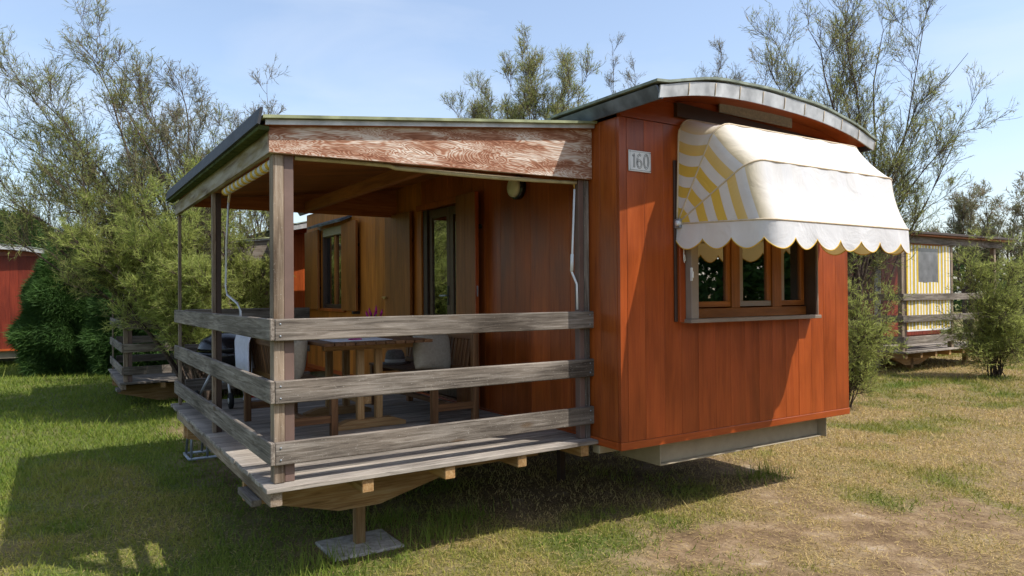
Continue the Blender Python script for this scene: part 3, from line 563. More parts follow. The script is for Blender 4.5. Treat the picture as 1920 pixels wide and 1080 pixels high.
# ------------------------------------------------------------------ lamp and cranks
lp = empty('wall_lamp', (XW-.05, 1.0, 2.7), 'round cream bulkhead lamp with black rim on the porch wall', 'lamp')
lathe('rim', [(.0, 0.), (.105, 0.), (.108, -.035), (.1, -.05), (.088, -.05)], M['black'], lp, (XW-.001, 1.0, 2.7), 32, 'x')
lathe('globe', [(.089, -.045), (.085, -.075), (.06, -.092), (.02, -.099), (.0, -.1)], M['globe'], lp, (XW-.001, 1.0, 2.7), 32, 'x')
ck = empty('awning_crank', (XW-.12, .07, 2.6), 'white crank rod hanging beside the right porch post', 'crank', 'awning cranks')
tube('hook', [(2.271, .066, 2.60), (2.285, .06, 2.625), (2.271, .055, 2.64), (2.26, .06, 2.62), (2.271, .066, 2.56)], .006, M['brass'], ck, 6)
tube('rod', [(2.271, .066, 2.56), (2.271, .1, 2.05), (2.271, .107, 1.935), (2.275, .05, 1.84), (2.275, .046, 1.65)], [.008, .008, .009, .008, .008], M['white'], ck, 8)
tube('sleeve', [(2.271, .1, 2.07), (2.271, .107, 1.94)], .013, M['white'], ck, 8)
ck2 = empty('awning_crank', (.12, 1.7, 2.6), 'grey bent crank rod hanging from the rolled striped blind', 'crank', 'awning cranks')
tube('rod', [(.1, 1.62, 2.50), (.1, 1.7, 2.2), (.1, 1.745, 1.85), (.1, 1.68, 1.78), (.1, 1.32, 1.715), (.1, 1.22, 1.66), (.1, 1.235, 1.5)], .0085, M['rod'], ck2, 8)
tube('hook', [(.1, 1.55, 2.585), (.1, 1.6, 2.53), (.1, 1.62, 2.495)], .01, M['seam'], ck2, 6)
bl = empty('rolled_blind', (.06, .9, 2.57), 'yellow and white striped blind rolled up under the side beam', 'blind')
nseg = 22
for i in range(nseg):
    a, b = .125+i*1.43/nseg, .125+(i+1)*1.43/nseg
    tube('stripe', [(.066, a, 2.566), (.066, b-.0005, 2.566)], .03, M['trim'] if i % 2 else M['valance'], bl, 12)
tube('roller', [(.066, .122, 2.566), (.066, 1.57, 2.566)], .012, M['seam'], bl, 8)
fr_ = empty('front_blind', (1.2, .06, 2.57), 'pale canvas blind rolled tight under the front beam of the porch', 'blind')
v = [(x, .06, 2.586+.03*(x/2.3)+.006*math.sin(x*3.1)-(.012 if x > .8 else 0)) for x in np.linspace(.165, 2.28, 40)]
tube('canvas_roll', v, .014, M['canvas'], fr_, 10); tube('roller', [v[0], v[-1]], .008, M['seam'], fr_, 6)
# ------------------------------------------------------------------ furniture on the deck
DZ_ = .6755
def bench(x0, x1, y0, y1, face, label, group):
    """slatted garden bench; face=+1 has its back at x0"""
    t = empty('garden_bench', ((x0+x1)/2, (y0+y1)/2, DZ_), label, 'bench', group); tk, ty, tx = wood('teak', 'z'), wood('teak', 'y'), wood('teak', 'x')
    xb, xf = (x0, x1) if face > 0 else (x1, x0); s = face
    def bb(n, a, b, *r, **k): return box(n, min(a, b), max(a, b), *r, **k)
    for y in (y0, y1-.055):
        bb('front_leg', xf, xf-.055*s, y, y+.055, DZ_, 1.07, tk, t); bb('back_leg', xb, xb+.055*s, y, y+.055, DZ_, 1.43, tk, t)
        bb('side_stretcher', xb+.056*s, xf-.056*s, y+.01, y+.045, .78, .84, tx, t); bb('seat_bearer', xb+.056*s, xf-.056*s, y+.01, y+.045, 1.0, 1.07, tx, t)
    bb('stretcher', xf-.25*s, xf-.21*s, y0+.056, y1-.056, .79, .83, ty, t)
    for k in range(6):
        a = xb+(.06+k*.068)*s; bb('seat_slat', a, a+.055*s, y0-.01, y1+.01, 1.071, 1.092, ty, t)
    bb('top_rail', xb+.004*s, xb+.05*s, y0+.056, y1-.056, 1.375, 1.428, ty, t); bb('lower_rail', xb+.06*s, xb+.1*s, y0+.056, y1-.056, 1.1, 1.14, ty, t)
    n = int((y1-y0-.15)/.062)
    for k in range(n):
        y = y0+.085+k*.062; o = bb('back_slat', xb+.04*s, xb+.055*s, y, y+.04, 1.135, 1.385, tk, t); o.rotation_euler = (0, -.17*s, 0)
    return t
bench(.36, .82, 1.2, 2.34, 1, 'wooden slatted bench on the left of the table with a towel over it', 'garden benches')
bench(1.63, 2.08, 1.19, 2.6, -1, 'wooden slatted bench by the wagon wall with pillow and hat on it', 'garden benches')
tb = empty('garden_table', (1.17, 1.85, DZ_), 'slatted wooden garden table on trestle legs between two benches', 'table')
for k in range(11): x = .7+k*.0845; box('table_slat', x, x+.075, 1.16, 2.52, 1.375, 1.4, wood('teak', 'y'), tb)
for y in (1.42, 2.2):
    for x in (1.06, 1.22): box('leg', x, x+.06, y, y+.05, .745, 1.32, wood('brace', 'z'), tb)
    prism('foot', [(.86, DZ_), (1.48, DZ_), (1.48, DZ_+.03), (1.36, DZ_+.07), (.98, DZ_+.07), (.86, DZ_+.03)], 'y', y-.02, y+.07, wood('brace', 'x'), tb)
    box('crossbar', .78, 1.56, y, y+.05, 1.3205, 1.3745, wood('brace', 'x'), tb)
box('stretcher', 1.12, 1.2, 1.471, 2.199, .86, .92, wood('brace', 'y'), tb)
pp = prop(box('place_mat', .82, 1.32, 1.3, 1.66, 1.4005, 1.403, M['paper'], bev=0), 'white paper mat lying on the slatted table', 'mat')
pk = prop(box('folded_napkin', 1.0, 1.1, 1.42, 1.47, 1.4035, 1.413, M['pink'], bev=.003), 'small folded magenta napkin on the white table mat', 'napkin')
fl = empty('flower_pot', (1.5, 2.12, 1.4), 'pot of upright magenta flower spikes standing on the table', 'flowers')
lathe('pot', [(.0, 0), (.045, 0), (.06, .11), (.052, .11), (.05, .09), (0, .09)], M['paper'], fl, (1.5, 2.12, 1.401), 16)
for k in range(7):
    a = rj(3.1); r = .02+.05*random.random(); hh = random.uniform(.2, .31); x, y = 1.5+math.cos(a)*r, 2.12+math.sin(a)*r
    st_ = tube('stem', [(1.5+.3*(x-1.5), 2.12+.3*(y-2.12), 1.49), (x, y, 1.4+hh*.72)], .006, M['stem'], fl, 5); tube('flower_spike', [(x, y, 1.4+hh*.7), (x+.3*(x-1.5), y, 1.4+hh*.85), (x+.5*(x-1.5), y, 1.4+hh)], [.009, .012, .002], M['pink'], st_, 6)
def cushion(name, loc, rot, sx, sz, th, m, label, stripe=False):
    bm = bmesh.new(); bmesh.ops.create_grid(bm, x_segments=14, y_segments=14, size=1)
    top = bm.verts[:]; bmesh.ops.duplicate(bm, geom=bm.verts[:]+bm.edges[:]+bm.faces[:])
    for i, v in enumerate(bm.verts):
        e = (1-v.co.x**4)*(1-v.co.y**4); up = 1 if v in top else -1; pin = 1-.1*(abs(v.co.x)*abs(v.co.y))**2
        v.co = Vector((v.co.x*sx/2*pin*(1-.06*(1-v.co.y**2)), up*th/2*max(e, 0)**.55, v.co.y*sz/2*pin*(1-.06*(1-v.co.x**2))))
    bmesh.ops.remove_doubles(bm, verts=bm.verts, dist=.0004); bmesh.ops.recalc_face_normals(bm, faces=bm.faces)
    me = bpy.data.meshes.new(name); bm.to_mesh(me); bm.free(); me.polygons.foreach_set('use_smooth', [True]*len(me.polygons))
    o = link(name, me, m, None, loc); o.rotation_euler = rot; prop(o, label, 'cushion'); return o
cushion('cushion', (1.78, 1.5, 1.27), (-.2, .12, .3), .47, .37, .13, M['linen'], 'linen pillow leaning on the bench beside the wagon wall')
cushion('cushion', (.58, 1.5, 1.29), (.1, -.2, 1.2), .4, .4, .16, M['linen'], 'linen pillow on the left bench, half behind the corner post')
ht_ = empty('sun_hat', (1.8, 2.36, 1.093), 'grey straw hat with a white band on the bench', 'hat')
lathe('brim', [(.0, 0), (.15, 0), (.152, .006), (.1, .012), (.0, .012)], M['straw'], ht_, (1.8, 2.36, 1.094), 28); lathe('crown', [(.098, 0), (.098, .035), (.09, .09), (.07, .12), (.03, .125), (0, .118)], M['straw'], ht_, (1.8, 2.36, 1.105), 28); lathe('band', [(.1, 0), (.101, .034), (.099, .034), (.098, 0)], M['hatband'], ht_, (1.8, 2.36, 1.107), 28)
def towel():
    V, Fc = [], []; nu, nv = 14, 26
    for j in range(nv):
        t = j/(nv-1); s = t*.78-.3       # path over the rail: back side, over, front side
        for i in range(nu):
            u = i/(nu-1); y = 1.86+.52*u+.015*math.sin(t*8+u*5); fold = .012*math.sin(u*17)*(abs(s)*2)
            if s < 0: x, z = .335-fold-.03, 1.437+s*(1+.25*u)
            else: x, z = .335+.06+fold+.12*s, 1.437-s*(.8+.2*math.sin(u*9))
            if abs(s) < .03: x = .335+(s+.03)/.06*.09-.03; z = 1.44
            V.append((x, y, z))
    for j in range(nv-1):
        for i in range(nu-1): Fc.append((j*nu+i, j*nu+i+1, (j+1)*nu+i+1, (j+1)*nu+i))
    c = np.mean(V, 0); o = pyd('towel', [np.array(v)-c for v in V], Fc, M['towel'], None, c, True); prop(o, 'white fringed towel hanging over the back of the left bench', 'towel')
    md = o.modifiers.new('thick', 'SOLIDIFY'); md.thickness = .008
towel()
# kettle barbecue at the back of the deck
bq = empty('kettle_barbecue', (.42, 3.4, DZ_), 'black round kettle barbecue on wheeled legs at the back of the porch', 'barbecue'); bx, by = .42, 3.42
lathe('bowl', [(.0, 1.0), (.1, 1.01), (.2, 1.07), (.25, 1.16), (.262, 1.22), (.25, 1.222), (0, 1.222)], M['black'], bq, (bx, by, 0), 28); ld = lathe('lid', [(.268, 1.222), (.262, 1.26), (.22, 1.34), (.12, 1.395), (0, 1.405)], M['black'], bq, (bx, by, 0), 28)
tube('lid_handle', [(bx-.06, by, 1.39), (bx-.05, by, 1.44), (bx+.05, by, 1.44), (bx+.06, by, 1.39)], .009, M['rubber'], ld, 6)
for k in range(3): w = k*2.094+.5; tube('leg', [(bx+.12*math.cos(w), by+.12*math.sin(w), 1.04), (bx+.27*math.cos(w), by+.27*math.sin(w), DZ_+.01 if k == 0 else DZ_+.075)], .013, M['rod'], bq, 8)
for k in (1, 2): w = k*2.094+.5; wh = lathe('wheel', [(0, -.02), (.03, -.02), (.075, -.016), (.075, .016), (.03, .02), (0, .02)], M['rubber'], bq, (bx+.29*math.cos(w), by+.29*math.sin(w), DZ_+.075), 20, 'x'); lathe('hub', [(0, -.024), (.028, -.024), (.028, .024), (0, .024)], M['rod'], wh, (bx+.29*math.cos(w), by+.29*math.sin(w), DZ_+.075), 12, 'x')
lathe('ash_pan', [(0, .9), (.11, .905), (.12, .925), (0, .915)], M['steel'], bq, (bx, by, 0), 20)
bag = empty('charcoal_bag', (.72, 3.6, DZ_), 'small red and white paper bag on the deck near the barbecue', 'bag')
prism('bag_body', [(.64, DZ_), (.82, DZ_), (.8, DZ_+.2), (.77, DZ_+.25), (.69, DZ_+.25), (.66, DZ_+.2)], 'y', 3.56, 3.66, M['paper'], bag); box('red_print', .655, .805, 3.5555, 3.5595, DZ_+.03, DZ_+.13, M['redbag'], bag, bev=0)
# bicycle rack on the lawn behind the deck
rk = empty('bicycle_rack', (.3, 4.35, 0), 'small grey steel bicycle rack on the grass beside the deck', 'bicycle rack')
for x in (.2, .36): tube('wheel_loop', [(x, 4.08, .035), (x+.015, 4.15, .33), (x+.02, 4.17, .35), (x+.02, 4.33, .35), (x+.015, 4.35, .33), (x, 4.42, .035)], .013, M['steel'], rk, 8)
for y in (4.08, 4.42): tube('base_bar', [(.17, y, .03), (1.1, y, .03)], .015, M['steel'], rk, 8)
tube('base_bar', [(.18, 4.08, .03), (.18, 4.42, .03)], .015, M['steel'], rk, 8)
# ------------------------------------------------------------------ wagon on the right, its porch towards the lawn
RX, RY, RG = 12.96, 3.41, .1
p3 = empty('porch', (15., 4.6, RG), 'porch on the right with a yellow striped blind behind the green bush', 'porch', 'wooden porches')
def right_wagon():
    P = lambda n, a, b, c, e, z0, z1, m, par=p3, **k: box(n, RX+a, RX+b, RY+c, RY+e, z0, z1, m, par, **k)
    gx, gy = wood('grey', 'x'), wood('grey', 'y'); w, d = 4.0, 2.4
    for z0, z1 in ((.72, .87), (1.155, 1.29), (1.585, 1.72)):
        P('front_rail', .03, w, 0, .04, z0, z1, gx); P('side_rail', 0, .029, 0, d, z0, z1, gy)
    for i in range(24): P('deck_board', -.04+rj(.01), w, -.07+i*.104, .026+i*.104, .55, .58, wood('deck', 'x'))
    for x in np.linspace(0, w-.1, 8): P('joist', x, x+.08, -.03, d, .44, .549, wood('brace', 'y'))
    for x in (.035, 1.93, 3.85): P('post', x, x+.09, .045, .13, .581, 2.72, wood('post', 'z'))
    P('metal_post', -.07+.2, .2, .05, .13, .581, 2.72, M['darkbrown']); P('post', .035, .12, d-.1, d-.02, .581, 2.72, wood('post', 'z'))
    prism('brace', [(RX+.3, .438), (RX+.3, .4), (RX+.8, .24), (RX+1.3, .24), (RX+1.9, .4), (RX+1.9, .438)], 'y', RY+.4, RY+.46, wood('brace', 'x'), p3)
    for x in (1., 3.3): P('support_post', x, x+.09, .4, .49, .02, .44, wood('brace', 'z'))
    P('front_beam', 0, w+.15, .0, .042, 2.721, 2.87, gx); P('side_beam', .0, .04, .043, d, 2.721, 2.87, gy)
    P('roof_sheet', -.1, w+.5, -.15, d, 2.905, 2.95, M['darkbrown']); P('roof_board', -.06, w+.4, -.1, d, 2.871, 2.9045, wood('soffit', 'x'))
right_wagon()
wag4 = empty('wooden_wagon', (15, 7, RG), 'dark red wooden wagon behind the striped blind on the right', 'wagon', 'wooden holiday wagons')
for k in range(42): x = 11.3+k*.19; box('plank', x+.002, x+.188, 5.84+rj(.002), 5.87, .62, 2.86, wood('darkred', 'z'), wag4)
box('wall', 11.3, 19.28, 5.88, 8.6, .55, 2.98, wood('darkred', 'z'), wag4); prism('roof', [(5.7, 2.9), (5.7, 3.0), (6.4, 3.22), (7.2, 3.3), (8.0, 3.22), (8.75, 3.0), (8.75, 2.9)], 'x', 11.1, 19.5, M['felt'], wag4)
for x in (12., 15., 18.5): box('support_leg', x, x+.1, 6.5, 6.6, .05, .55, M['darkbrown'], wag4)
sb = empty('striped_blind', (13.9, 3.47, 1.9), 'yellow and white striped blind with a clear window on the right porch', 'blind')
def blind():
    xs_ = np.linspace(RX+.22, RX+1.91, 29); tr_ = M['trim']; wb = plain('white_blind_cloth', (.68, .67, .64), .85, .2, .05, 8); yb = plain('yellow_blind_cloth', (.62, .43, .05), .85, .2, .08, 8); clear = plain('clear_plastic_window', (.13, .13, .14), .25, .6, .3, 5)
    for i in range(28):
        a, b = xs_[i], xs_[i+1]; m = yb if i % 2 == 0 else wb; y = RY+.05+.008*math.sin(i*.7)
        segs = [(1.0, 2.7)] if not 7 <= i < 20 else [(1.0, 1.95), (2.64, 2.7)]
        for z0, z1 in segs: box('stripe', a+.0005, b-.0005, y, y+.006, z0, z1, m, sb, bev=0)
    box('clear_window', xs_[7], xs_[20], RY+.05, RY+.056, 1.95, 2.64, clear, sb, bev=0)
    box('hem_bar', xs_[0], xs_[-1], RY+.045, RY+.07, .965, .999, wb, sb)
blind()
wp = prop(tube('white_pole', [at(1645, 640, 15.2)*[1, 1, 0]+[0, 0, .1], at(1645, 480, 15.2)], .06, M['white'], None, 10), 'white upright pole left of the striped blind', 'pole')
# ------------------------------------------------------------------ trees and shrubs
def unit(v): return v/(np.linalg.norm(v, axis=-1, keepdims=True)+1e-9)
def tubes(pl, rad, k):
    """pl (N,P,3) polylines, rad (N,P) -> verts, quads"""
    N, P, _ = pl.shape; t = np.gradient(pl, axis=1); t = unit(t); ref = np.where(np.abs(t[..., 2:3]) < .9, np.array([0, 0, 1.]), np.array([1., 0, 0]))
    a = unit(np.cross(t, ref)); b = np.cross(t, a); w = np.arange(k)*2*np.pi/k
    v = pl[:, :, None, :] + rad[:, :, None, None]*(a[:, :, None, :]*np.cos(w)[:, None]+b[:, :, None, :]*np.sin(w)[:, None])
    idx = np.arange(N*P*k).reshape(N, P, k); q = np.stack([idx[:, :-1], np.roll(idx, -1, 2)[:, :-1], np.roll(idx, -1, 2)[:, 1:], idx[:, 1:]], -1).reshape(-1, 4); return v.reshape(-1, 3), q
def quadmesh(name, parts, m, parent, loc):
    vs, qs, o = [], [], 0
    for v, q in parts: vs.append(v); qs.append(q+o); o += len(v)
    v, q = np.concatenate(vs), np.concatenate(qs); me = bpy.data.meshes.new(name); me.vertices.add(len(v)); me.vertices.foreach_set('co', (v-np.array(loc)).astype(np.float32).ravel())
    me.loops.add(q.size); me.loops.foreach_set('vertex_index', q.ravel().astype(np.int32)); me.polygons.add(len(q)); me.polygons.foreach_set('loop_start', np.arange(len(q), dtype=np.int32)*4); me.update(calc_edges=True); me.polygons.foreach_set('use_smooth', np.ones(len(q), bool)); return link(name, me, m, parent, loc)
def children(pl, rad, n, t0, L, spread, upb, g, P=5, rscale=.5, curl=.15):
    """n side shoots on each polyline"""
    N, Q, _ = pl.shape; i = np.repeat(np.arange(N), n); t = t0+(1-t0)*g.random(len(i)); f = t*(Q-1); a = np.minimum(f.astype(int), Q-2); fr = (f-a)[:, None]
    p = pl[i, a]*(1-fr)+pl[i, a+1]*fr; tg = unit(pl[i, a+1]-pl[i, a]); r = rad[i, a]*(1-fr[:, 0])+rad[i, a+1]*fr[:, 0]
    d = unit(tg*(1-spread*.45) + spread*unit(g.normal(size=p.shape)) + np.array([0, 0, upb])); ln = L*(.45+.75*g.random(len(i)))*(1.15-.6*t); out = [p]; 
    for s in range(P-1): d = unit(d+curl*g.normal(size=d.shape)+np.array([0, 0, .06])); out.append(out[-1]+d*(ln/(P-1))[:, None])
    q = np.stack(out, 1); rr = (r*rscale)[:, None]*np.linspace(1, .3, P)[None]; return q, rr
def sprays(pl, n, L, w, g, spread=.75, droop=-.1, t0=.1):
    N, Q, _ = pl.shape; i = np.repeat(np.arange(N), n); f = (t0+(1-t0)*g.random(len(i)))*(Q-1); a = np.minimum(f.astype(int), Q-2); fr = (f-a)[:, None]
    p = pl[i, a]*(1-fr)+pl[i, a+1]*fr; d = unit(unit(pl[i, a+1]-pl[i, a])*.8+spread*g.normal(size=p.shape)*.6+np.array([0, 0, droop])); ln = L*(.4+.9*g.random(len(i)))
    s = unit(np.cross(d, g.normal(size=d.shape)))*(w*(.6+.8*g.random(len(i))))[:, None]; return np.stack([p-s, p+s, p+d*ln[:, None]], 1), i
def tamarisk(base, tips, label, seed, m='tam', r=.07, n1=9, n2=8, n3=5, ns=9, L1=1.2, L2=.6, L3=.28, sl=.095, sw=.0042, t1=.25, extra=1., cat='tree', name='tamarisk_tree', group='tamarisk trees and shrubs', fulllow=0., bare=.0, brown=.25, up=.25):
    g = np.random.default_rng(seed); base = np.array(base, float); base[2] = height(base[0], base[1])-.03; tips = np.array(tips, float); ex = tips[g.integers(0, len(tips), int(len(tips)*extra))]; ex = base+(ex-base)*(.72+.26*g.random((len(ex), 1)))+g.normal(size=ex.shape)*[.09, .09, .03]*np.linalg.norm(ex-base, axis=1)[:, None]; tips = np.concatenate([tips, ex]); n = len(tips); P = 12; t = np.linspace(0, 1, P)[None, :, None]
    L = np.linalg.norm(tips-base, axis=1)[:, None]; b0 = base+g.normal(size=(n, 3))*[.06, .06, 0]; c = b0+(tips-b0)*[.2, .2, .6]+g.normal(size=(n, 3))*.07*L
    st = b0[:, None]*(1-t)**2+2*c[:, None]*t*(1-t)+tips[:, None]*t*t; st = st+np.cumsum(g.normal(size=st.shape)*.018*L[:, None]*(np.arange(P) > 0)[None, :, None], 1)*np.minimum(1, np.arange(P)/3)[None, :, None]*.6
    rs = r*(.7+.5*g.random((n, 1)))*np.linspace(1, .13, P)[None]**1.1
    a, ra = children(st, rs, n1, t1, L1, .62, up, g, 7, .5); ra = np.maximum(ra, .004)
    b, rb = children(a, ra, n2, .15, L2, .6, up*.7, g, 5, .55); rb = np.maximum(rb, .0028)
    keep = g.random(len(b)) > bare; c3, rc = children(b[keep], rb[keep], n3, .1, L3, .6, .12, g, 4, .6); rc = np.clip(rc, .0016, .004)
    root = empty(name, tuple(base), label, cat, group)
    quadmesh('trunk', [tubes(st, rs, 7), tubes(a, ra, 5)], M['bark'], root, base); quadmesh('branches', [tubes(b, rb, 3), tubes(c3, rc, 3)], M['bark'], root, base)
    lf, i = sprays(c3, ns, sl, sw, g); top = np.clip((lf[:, 0, 2]-base[2])/max(1, tips[:, 2].max()-base[2]), 0, 1)
    kp = g.random(len(lf)) < 1.-(.55 if not fulllow else fulllow)*top; lf, top, i = lf[kp], top[kp], i[kp]; cl = g.random(len(c3))[i]
    rv = np.clip(.32*g.random(len(lf))+.42*cl+brown*top, 0, 1); trimesh('crown', lf, M[m], rv, root, base); return root
A = at
LB = (.95, 7.6, 0)
tamarisk((.85, 7.75, 0), [A(-60, 240, 11.5), A(40, 150, 11), A(125, 70, 11.8), A(165, 190, 10.4), A(-20, 340, 10.8), A(100, 330, 12), A(10, 200, 11.4), A(150, 110, 11)], 'tall leaning tamarisk at left with thin reddish tips, beside the cypress', 11, 'tam', .036, 13, 9, 5, 9, 1.15, .6, .3, t1=.36, fulllow=.45)
tamarisk((1.05, 7.65, 0), [A(212, 100, 11), A(285, 160, 11.4), A(240, 180, 10.6), A(310, 230, 11), A(265, 110, 11.6)], 'upright tamarisk with dark bare stems above the second porch', 12, 'tamgrey', .036, 10, 8, 5, 9, .8, .45, .24, t1=.42, fulllow=.45, extra=.6)
tamarisk((.95, 7.4, 0), [A(130, 400, 10.4), A(200, 340, 10.2), A(270, 380, 9.9), A(330, 350, 10.3), A(240, 440, 9.8), A(165, 470, 10), A(330, 450, 9.8), A(350, 520, 9.8), A(110, 440, 10.6)], 'full light green tamarisk spilling over the second porch rails', 13, 'tambright', .032, 9, 8, 6, 14, .7, .42, .24, t1=.42, fulllow=.1, brown=.05, up=.16, extra=.6)
tamarisk(A(430, 640, 13.5), [A(330, 240, 14), A(385, 265, 13), A(350, 300, 13.5), A(410, 330, 13), A(440, 400, 12.5)], 'sparse tamarisk standing between the wagons behind the porch posts', 14, 'tam', .032, 9, 8, 4, 8, .75, .45, .24, fulllow=.4, t1=.4)
tamarisk(A(475, 640, 13.8), [A(462, 155, 14.2), A(440, 225, 14), A(490, 220, 14.5), A(470, 300, 13.5), A(415, 250, 13.5)], 'thin pale tamarisk rising just left of the porch roof corner', 15, 'tamgrey', .03, 8, 7, 4, 8, .65, .4, .22, fulllow=.4, t1=.4)
tamarisk(A(430, 680, 12.6), [A(380, 430, 12), A(430, 420, 12.3), A(470, 420, 12), A(410, 500, 11.8), A(450, 510, 11.8), A(490, 500, 12), A(380, 540, 11.7)], 'bushy green tamarisk seen through the porch between its posts', 16, 'tambright', .03, 9, 8, 5, 12, .7, .42, .24, t1=.1, fulllow=.05, brown=.05, up=.1)
rt = random.Random(4)
tamarisk(A(985, 640, 14), [A(x, 118+.0095*(x-1012)**2+rt.uniform(-12, 25), 14+rt.uniform(-.9, .9)) for x in range(925, 1112, 11)], 'upright olive tamarisk behind the porch roof in the middle', 17, 'tam', .026, 9, 8, 5, 7, .6, .4, .24, t1=.5, fulllow=.35, up=.6, extra=.8)
tamarisk(A(890, 640, 15.5), [A(x, 185+.02*(x-900)**2+rt.uniform(-15, 15), 15.5+rt.uniform(-.6, .6)) for x in range(858, 940, 10)], 'slender tamarisk left of the middle one, above the porch roof', 18, 'tam', .022, 8, 7, 5, 6, .55, .36, .22, t1=.55, fulllow=.35, up=.6, extra=.7)
tamarisk(A(1160, 640, 18), [A(1148, 130, 18), A(1190, 140, 18), A(1165, 170, 17.5)], 'far thin tamarisk tips just above the arched roof', 19, 'tamgrey', .03, 8, 7, 4, 7, .7, .38, .22, t1=.6, fulllow=.4, up=.6)
tamarisk(A(1575, 700, 12.5), [A(1668, 20, 12.6), A(1610, 70, 12.2), A(1545, 80, 12.8), A(1490, 60, 12.4), A(1440, 100, 13), A(1385, 130, 12.6), A(1715, 50, 12.2), A(1845, 180, 12.6), A(1785, 120, 12.), A(1810, 250, 12.3), A(1760, 300, 12.8), A(1570, 150, 12)], 'large airy tamarisk with bare purple-brown branches behind the awning', 20, 'tam', .042, 12, 9, 5, 8, 1.1, .6, .28, t1=.38, fulllow=.45, bare=.3, up=.35, extra=.9)
tamarisk(A(1375, 640, 17), [A(1362, 95, 17), A(1395, 120, 17.5), A(1345, 150, 17)], 'small distant tamarisk just above the right half of the roof', 21, 'tamgrey', .03, 8, 7, 4, 8, .7, .4, .24, t1=.6, fulllow=.4, up=.5)
tamarisk(A(1588, 735, 10.9), [A(1605, 520, 11), A(1625, 560, 11.2), A(1650, 620, 11), A(1615, 610, 10.8), A(1640, 660, 11), A(1625, 480, 11.6), A(1615, 700, 10.8), A(1640, 590, 11.4)], 'light green feathery shrub at the right edge of the main wagon', 22, 'tambright', .008, 6, 6, 4, 6, .38, .3, .22, sl=.085, t1=.2, cat='shrub', name='tamarisk_shrub', fulllow=.1, brown=.05, up=-.1)
tamarisk((13.85, 2.2, 0), [A(1815, 520, 13.6), A(1855, 470, 13.3), A(1900, 480, 13.2), A(1950, 480, 13.4), A(1805, 600, 13.5), A(1840, 560, 13.1), A(1900, 560, 13), A(1960, 590, 13.2), A(1820, 640, 13), A(1900, 640, 12.8)], 'rounded green tamarisk shrub in front of the right porch', 23, 'tambright', .012, 8, 6, 5, 7, .55, .42, .27, t1=.04, cat='shrub', name='tamarisk_shrub', fulllow=.1, brown=.05, up=0.)
for k, (px, py, d) in enumerate(((1815, 370, 26), (1865, 385, 27), (1915, 380, 25))):
    tamarisk(A(px, 600, d), [A(px-25, py+15, d), A(px, py-5, d+.5), A(px+22, py+10, d-.5), A(px+5, py+40, d)], ('leftmost', 'middle', 'rightmost')[k]+' of three far tamarisks over the right porch roof', 30+k, 'tamgrey', .06, 7, 6, 4, 8, 1.1, .6, .35, sl=.16, sw=.012, t1=.4, fulllow=.3)
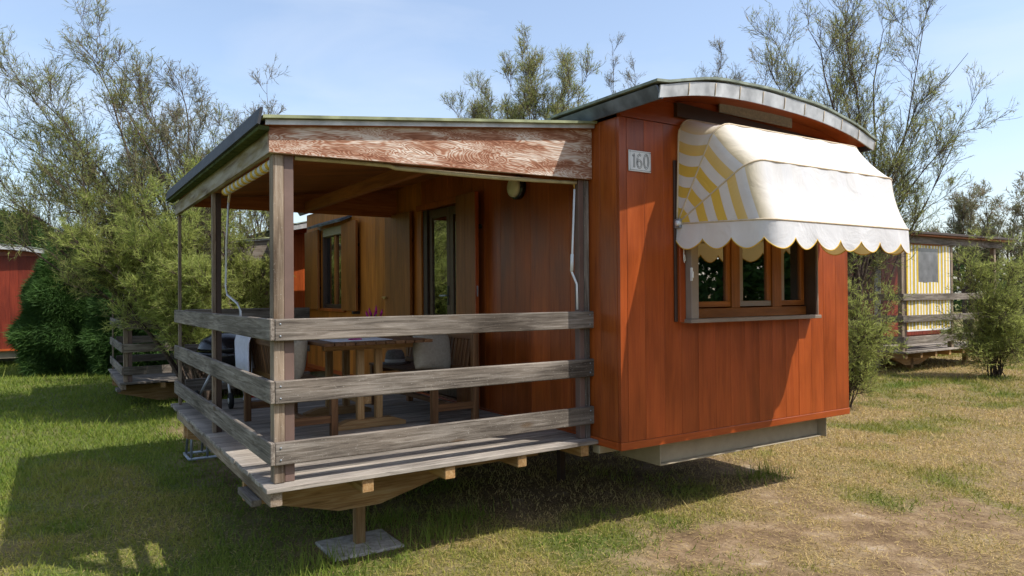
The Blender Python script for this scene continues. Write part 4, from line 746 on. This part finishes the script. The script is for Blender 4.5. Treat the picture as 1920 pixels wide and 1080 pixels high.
def cypress(base, rx, ry, h, n, label, seed, m='cyp', sl=.15, sw=.011, name='cypress_bush', group=None, kind=None, cat='shrub', top=.55):
    g = np.random.default_rng(seed); base = np.array(base, float); base[2] = height(base[0], base[1]); u = g.random(n)**.8; th = g.random(n)*6.283; rad = np.sqrt(g.random(n))*.35+.65
    lob = 1+.16*np.sin(3*th+seed)+.1*np.sin(7*th+u*9)+.1*np.sin(u*23+th*2); prof = (1-u**2.2)**top*(.75+.25*np.minimum(1, u*6)); rr = rad*prof*lob
    p = base+np.stack([rx*rr*np.cos(th), ry*rr*np.sin(th), h*u*(1+.06*np.sin(5*th))], -1); o = np.stack([np.cos(th), np.sin(th), 0*th], -1); d = unit(o*.8+g.normal(size=p.shape)*.45+np.array([0, 0, -.25])+.9*u[:, None]*np.array([0, 0, .6])); ln = sl*(.5+g.random(n))
    s = unit(np.cross(d, g.normal(size=p.shape)))*(sw*(.5+g.random(n)))[:, None]; T = np.stack([p-s, p+s, p+d*ln[:, None]], 1)
    root = empty(name, tuple(base), label, cat, group); c = trimesh('crown', T, M[m], np.clip(.5*g.random(n)+.5*(vnoise(th*2, u*h*2, 1.3)), 0, 1), root, base)
    tr = [np.stack([base+np.array([0, 0, -.1]), base+np.array([.04, .02, h*.4]), base+np.array([0, 0, h*.9])])]; quadmesh('trunk', [tubes(np.array(tr), np.array([[.09, .06, .015]])*max(1, h/3), 7)], M['bark'], root, base); return root
cypress((-.55, 15.6, 0), 1.05, 1.1, 3.15, 150000, 'dense dark green cypress bush between the far red wagon and the tamarisk', 41)
cypress((.55, 14.6, 0), .8, .9, 2.7, 70000, 'second dark cypress bush directly behind the shaded porch', 42)
for k, (px, py, d, hh) in enumerate(((25, 500, 33, 5.4), (75, 500, 36, 4.7), (-40, 500, 34, 5.8))):
    b_ = A(px, py, d); cypress(b_, 2.3, 2.3, hh, 16000, ('pine tree seen just above the far red wagon', 'paler pine right of the far red wagon, behind the cypress', 'pine at the left edge above the red wagon')[k], 50+k, 'pine', .32, .05, 'pine_tree', 'pines beyond the wagons', cat='tree', top=.4)
# woods that close the horizon all round the camp, and the conifers one sees mirrored in the end window
def woods():
    g = np.random.default_rng(77); n = 70; T = []
    for k in range(n):
        th = 2*math.pi*(k+g.random()*.8)/n; d = 46+16*g.random(); c = np.array((2+d*math.sin(th), 2+d*math.cos(th), 0)); h = 3.+2.2*g.random(); m_ = 1400; u = g.random(m_); a = g.random(m_)*6.283; r = (2.6+1.5*g.random())*(1-u**2)**.5*(.6+.4*g.random(m_))
        p = c+np.stack([r*np.cos(a), r*np.sin(a), .2+h*u], -1); dd = unit(g.normal(size=p.shape)); s = unit(np.cross(dd, g.normal(size=p.shape)))*.14; T.append(np.stack([p-s, p+s, p+dd*.6], 1))
    T = np.concatenate(T); prop(trimesh('woodland', T, M['pine'], np.clip(g.random(len(T)), 0, 1)), 'low dark woodland closing the horizon behind the camp', 'woods', kind='stuff')
woods()
for k, (x, y, h) in enumerate(((9.5, -9.5, 5.5), (12.2, -7.8, 4.6), (7., -11.5, 5.2), (14.8, -6., 4.4), (4.2, -13., 5.))):
    cypress((x, y, 0), 1.5, 1.5, h, 9000, ('tallest', 'second', 'third', 'fourth', 'fifth')[k]+' conifer of the row opposite the end window', 60+k, 'cyp', .3, .06, 'conifer', 'conifers opposite the end window', cat='tree')
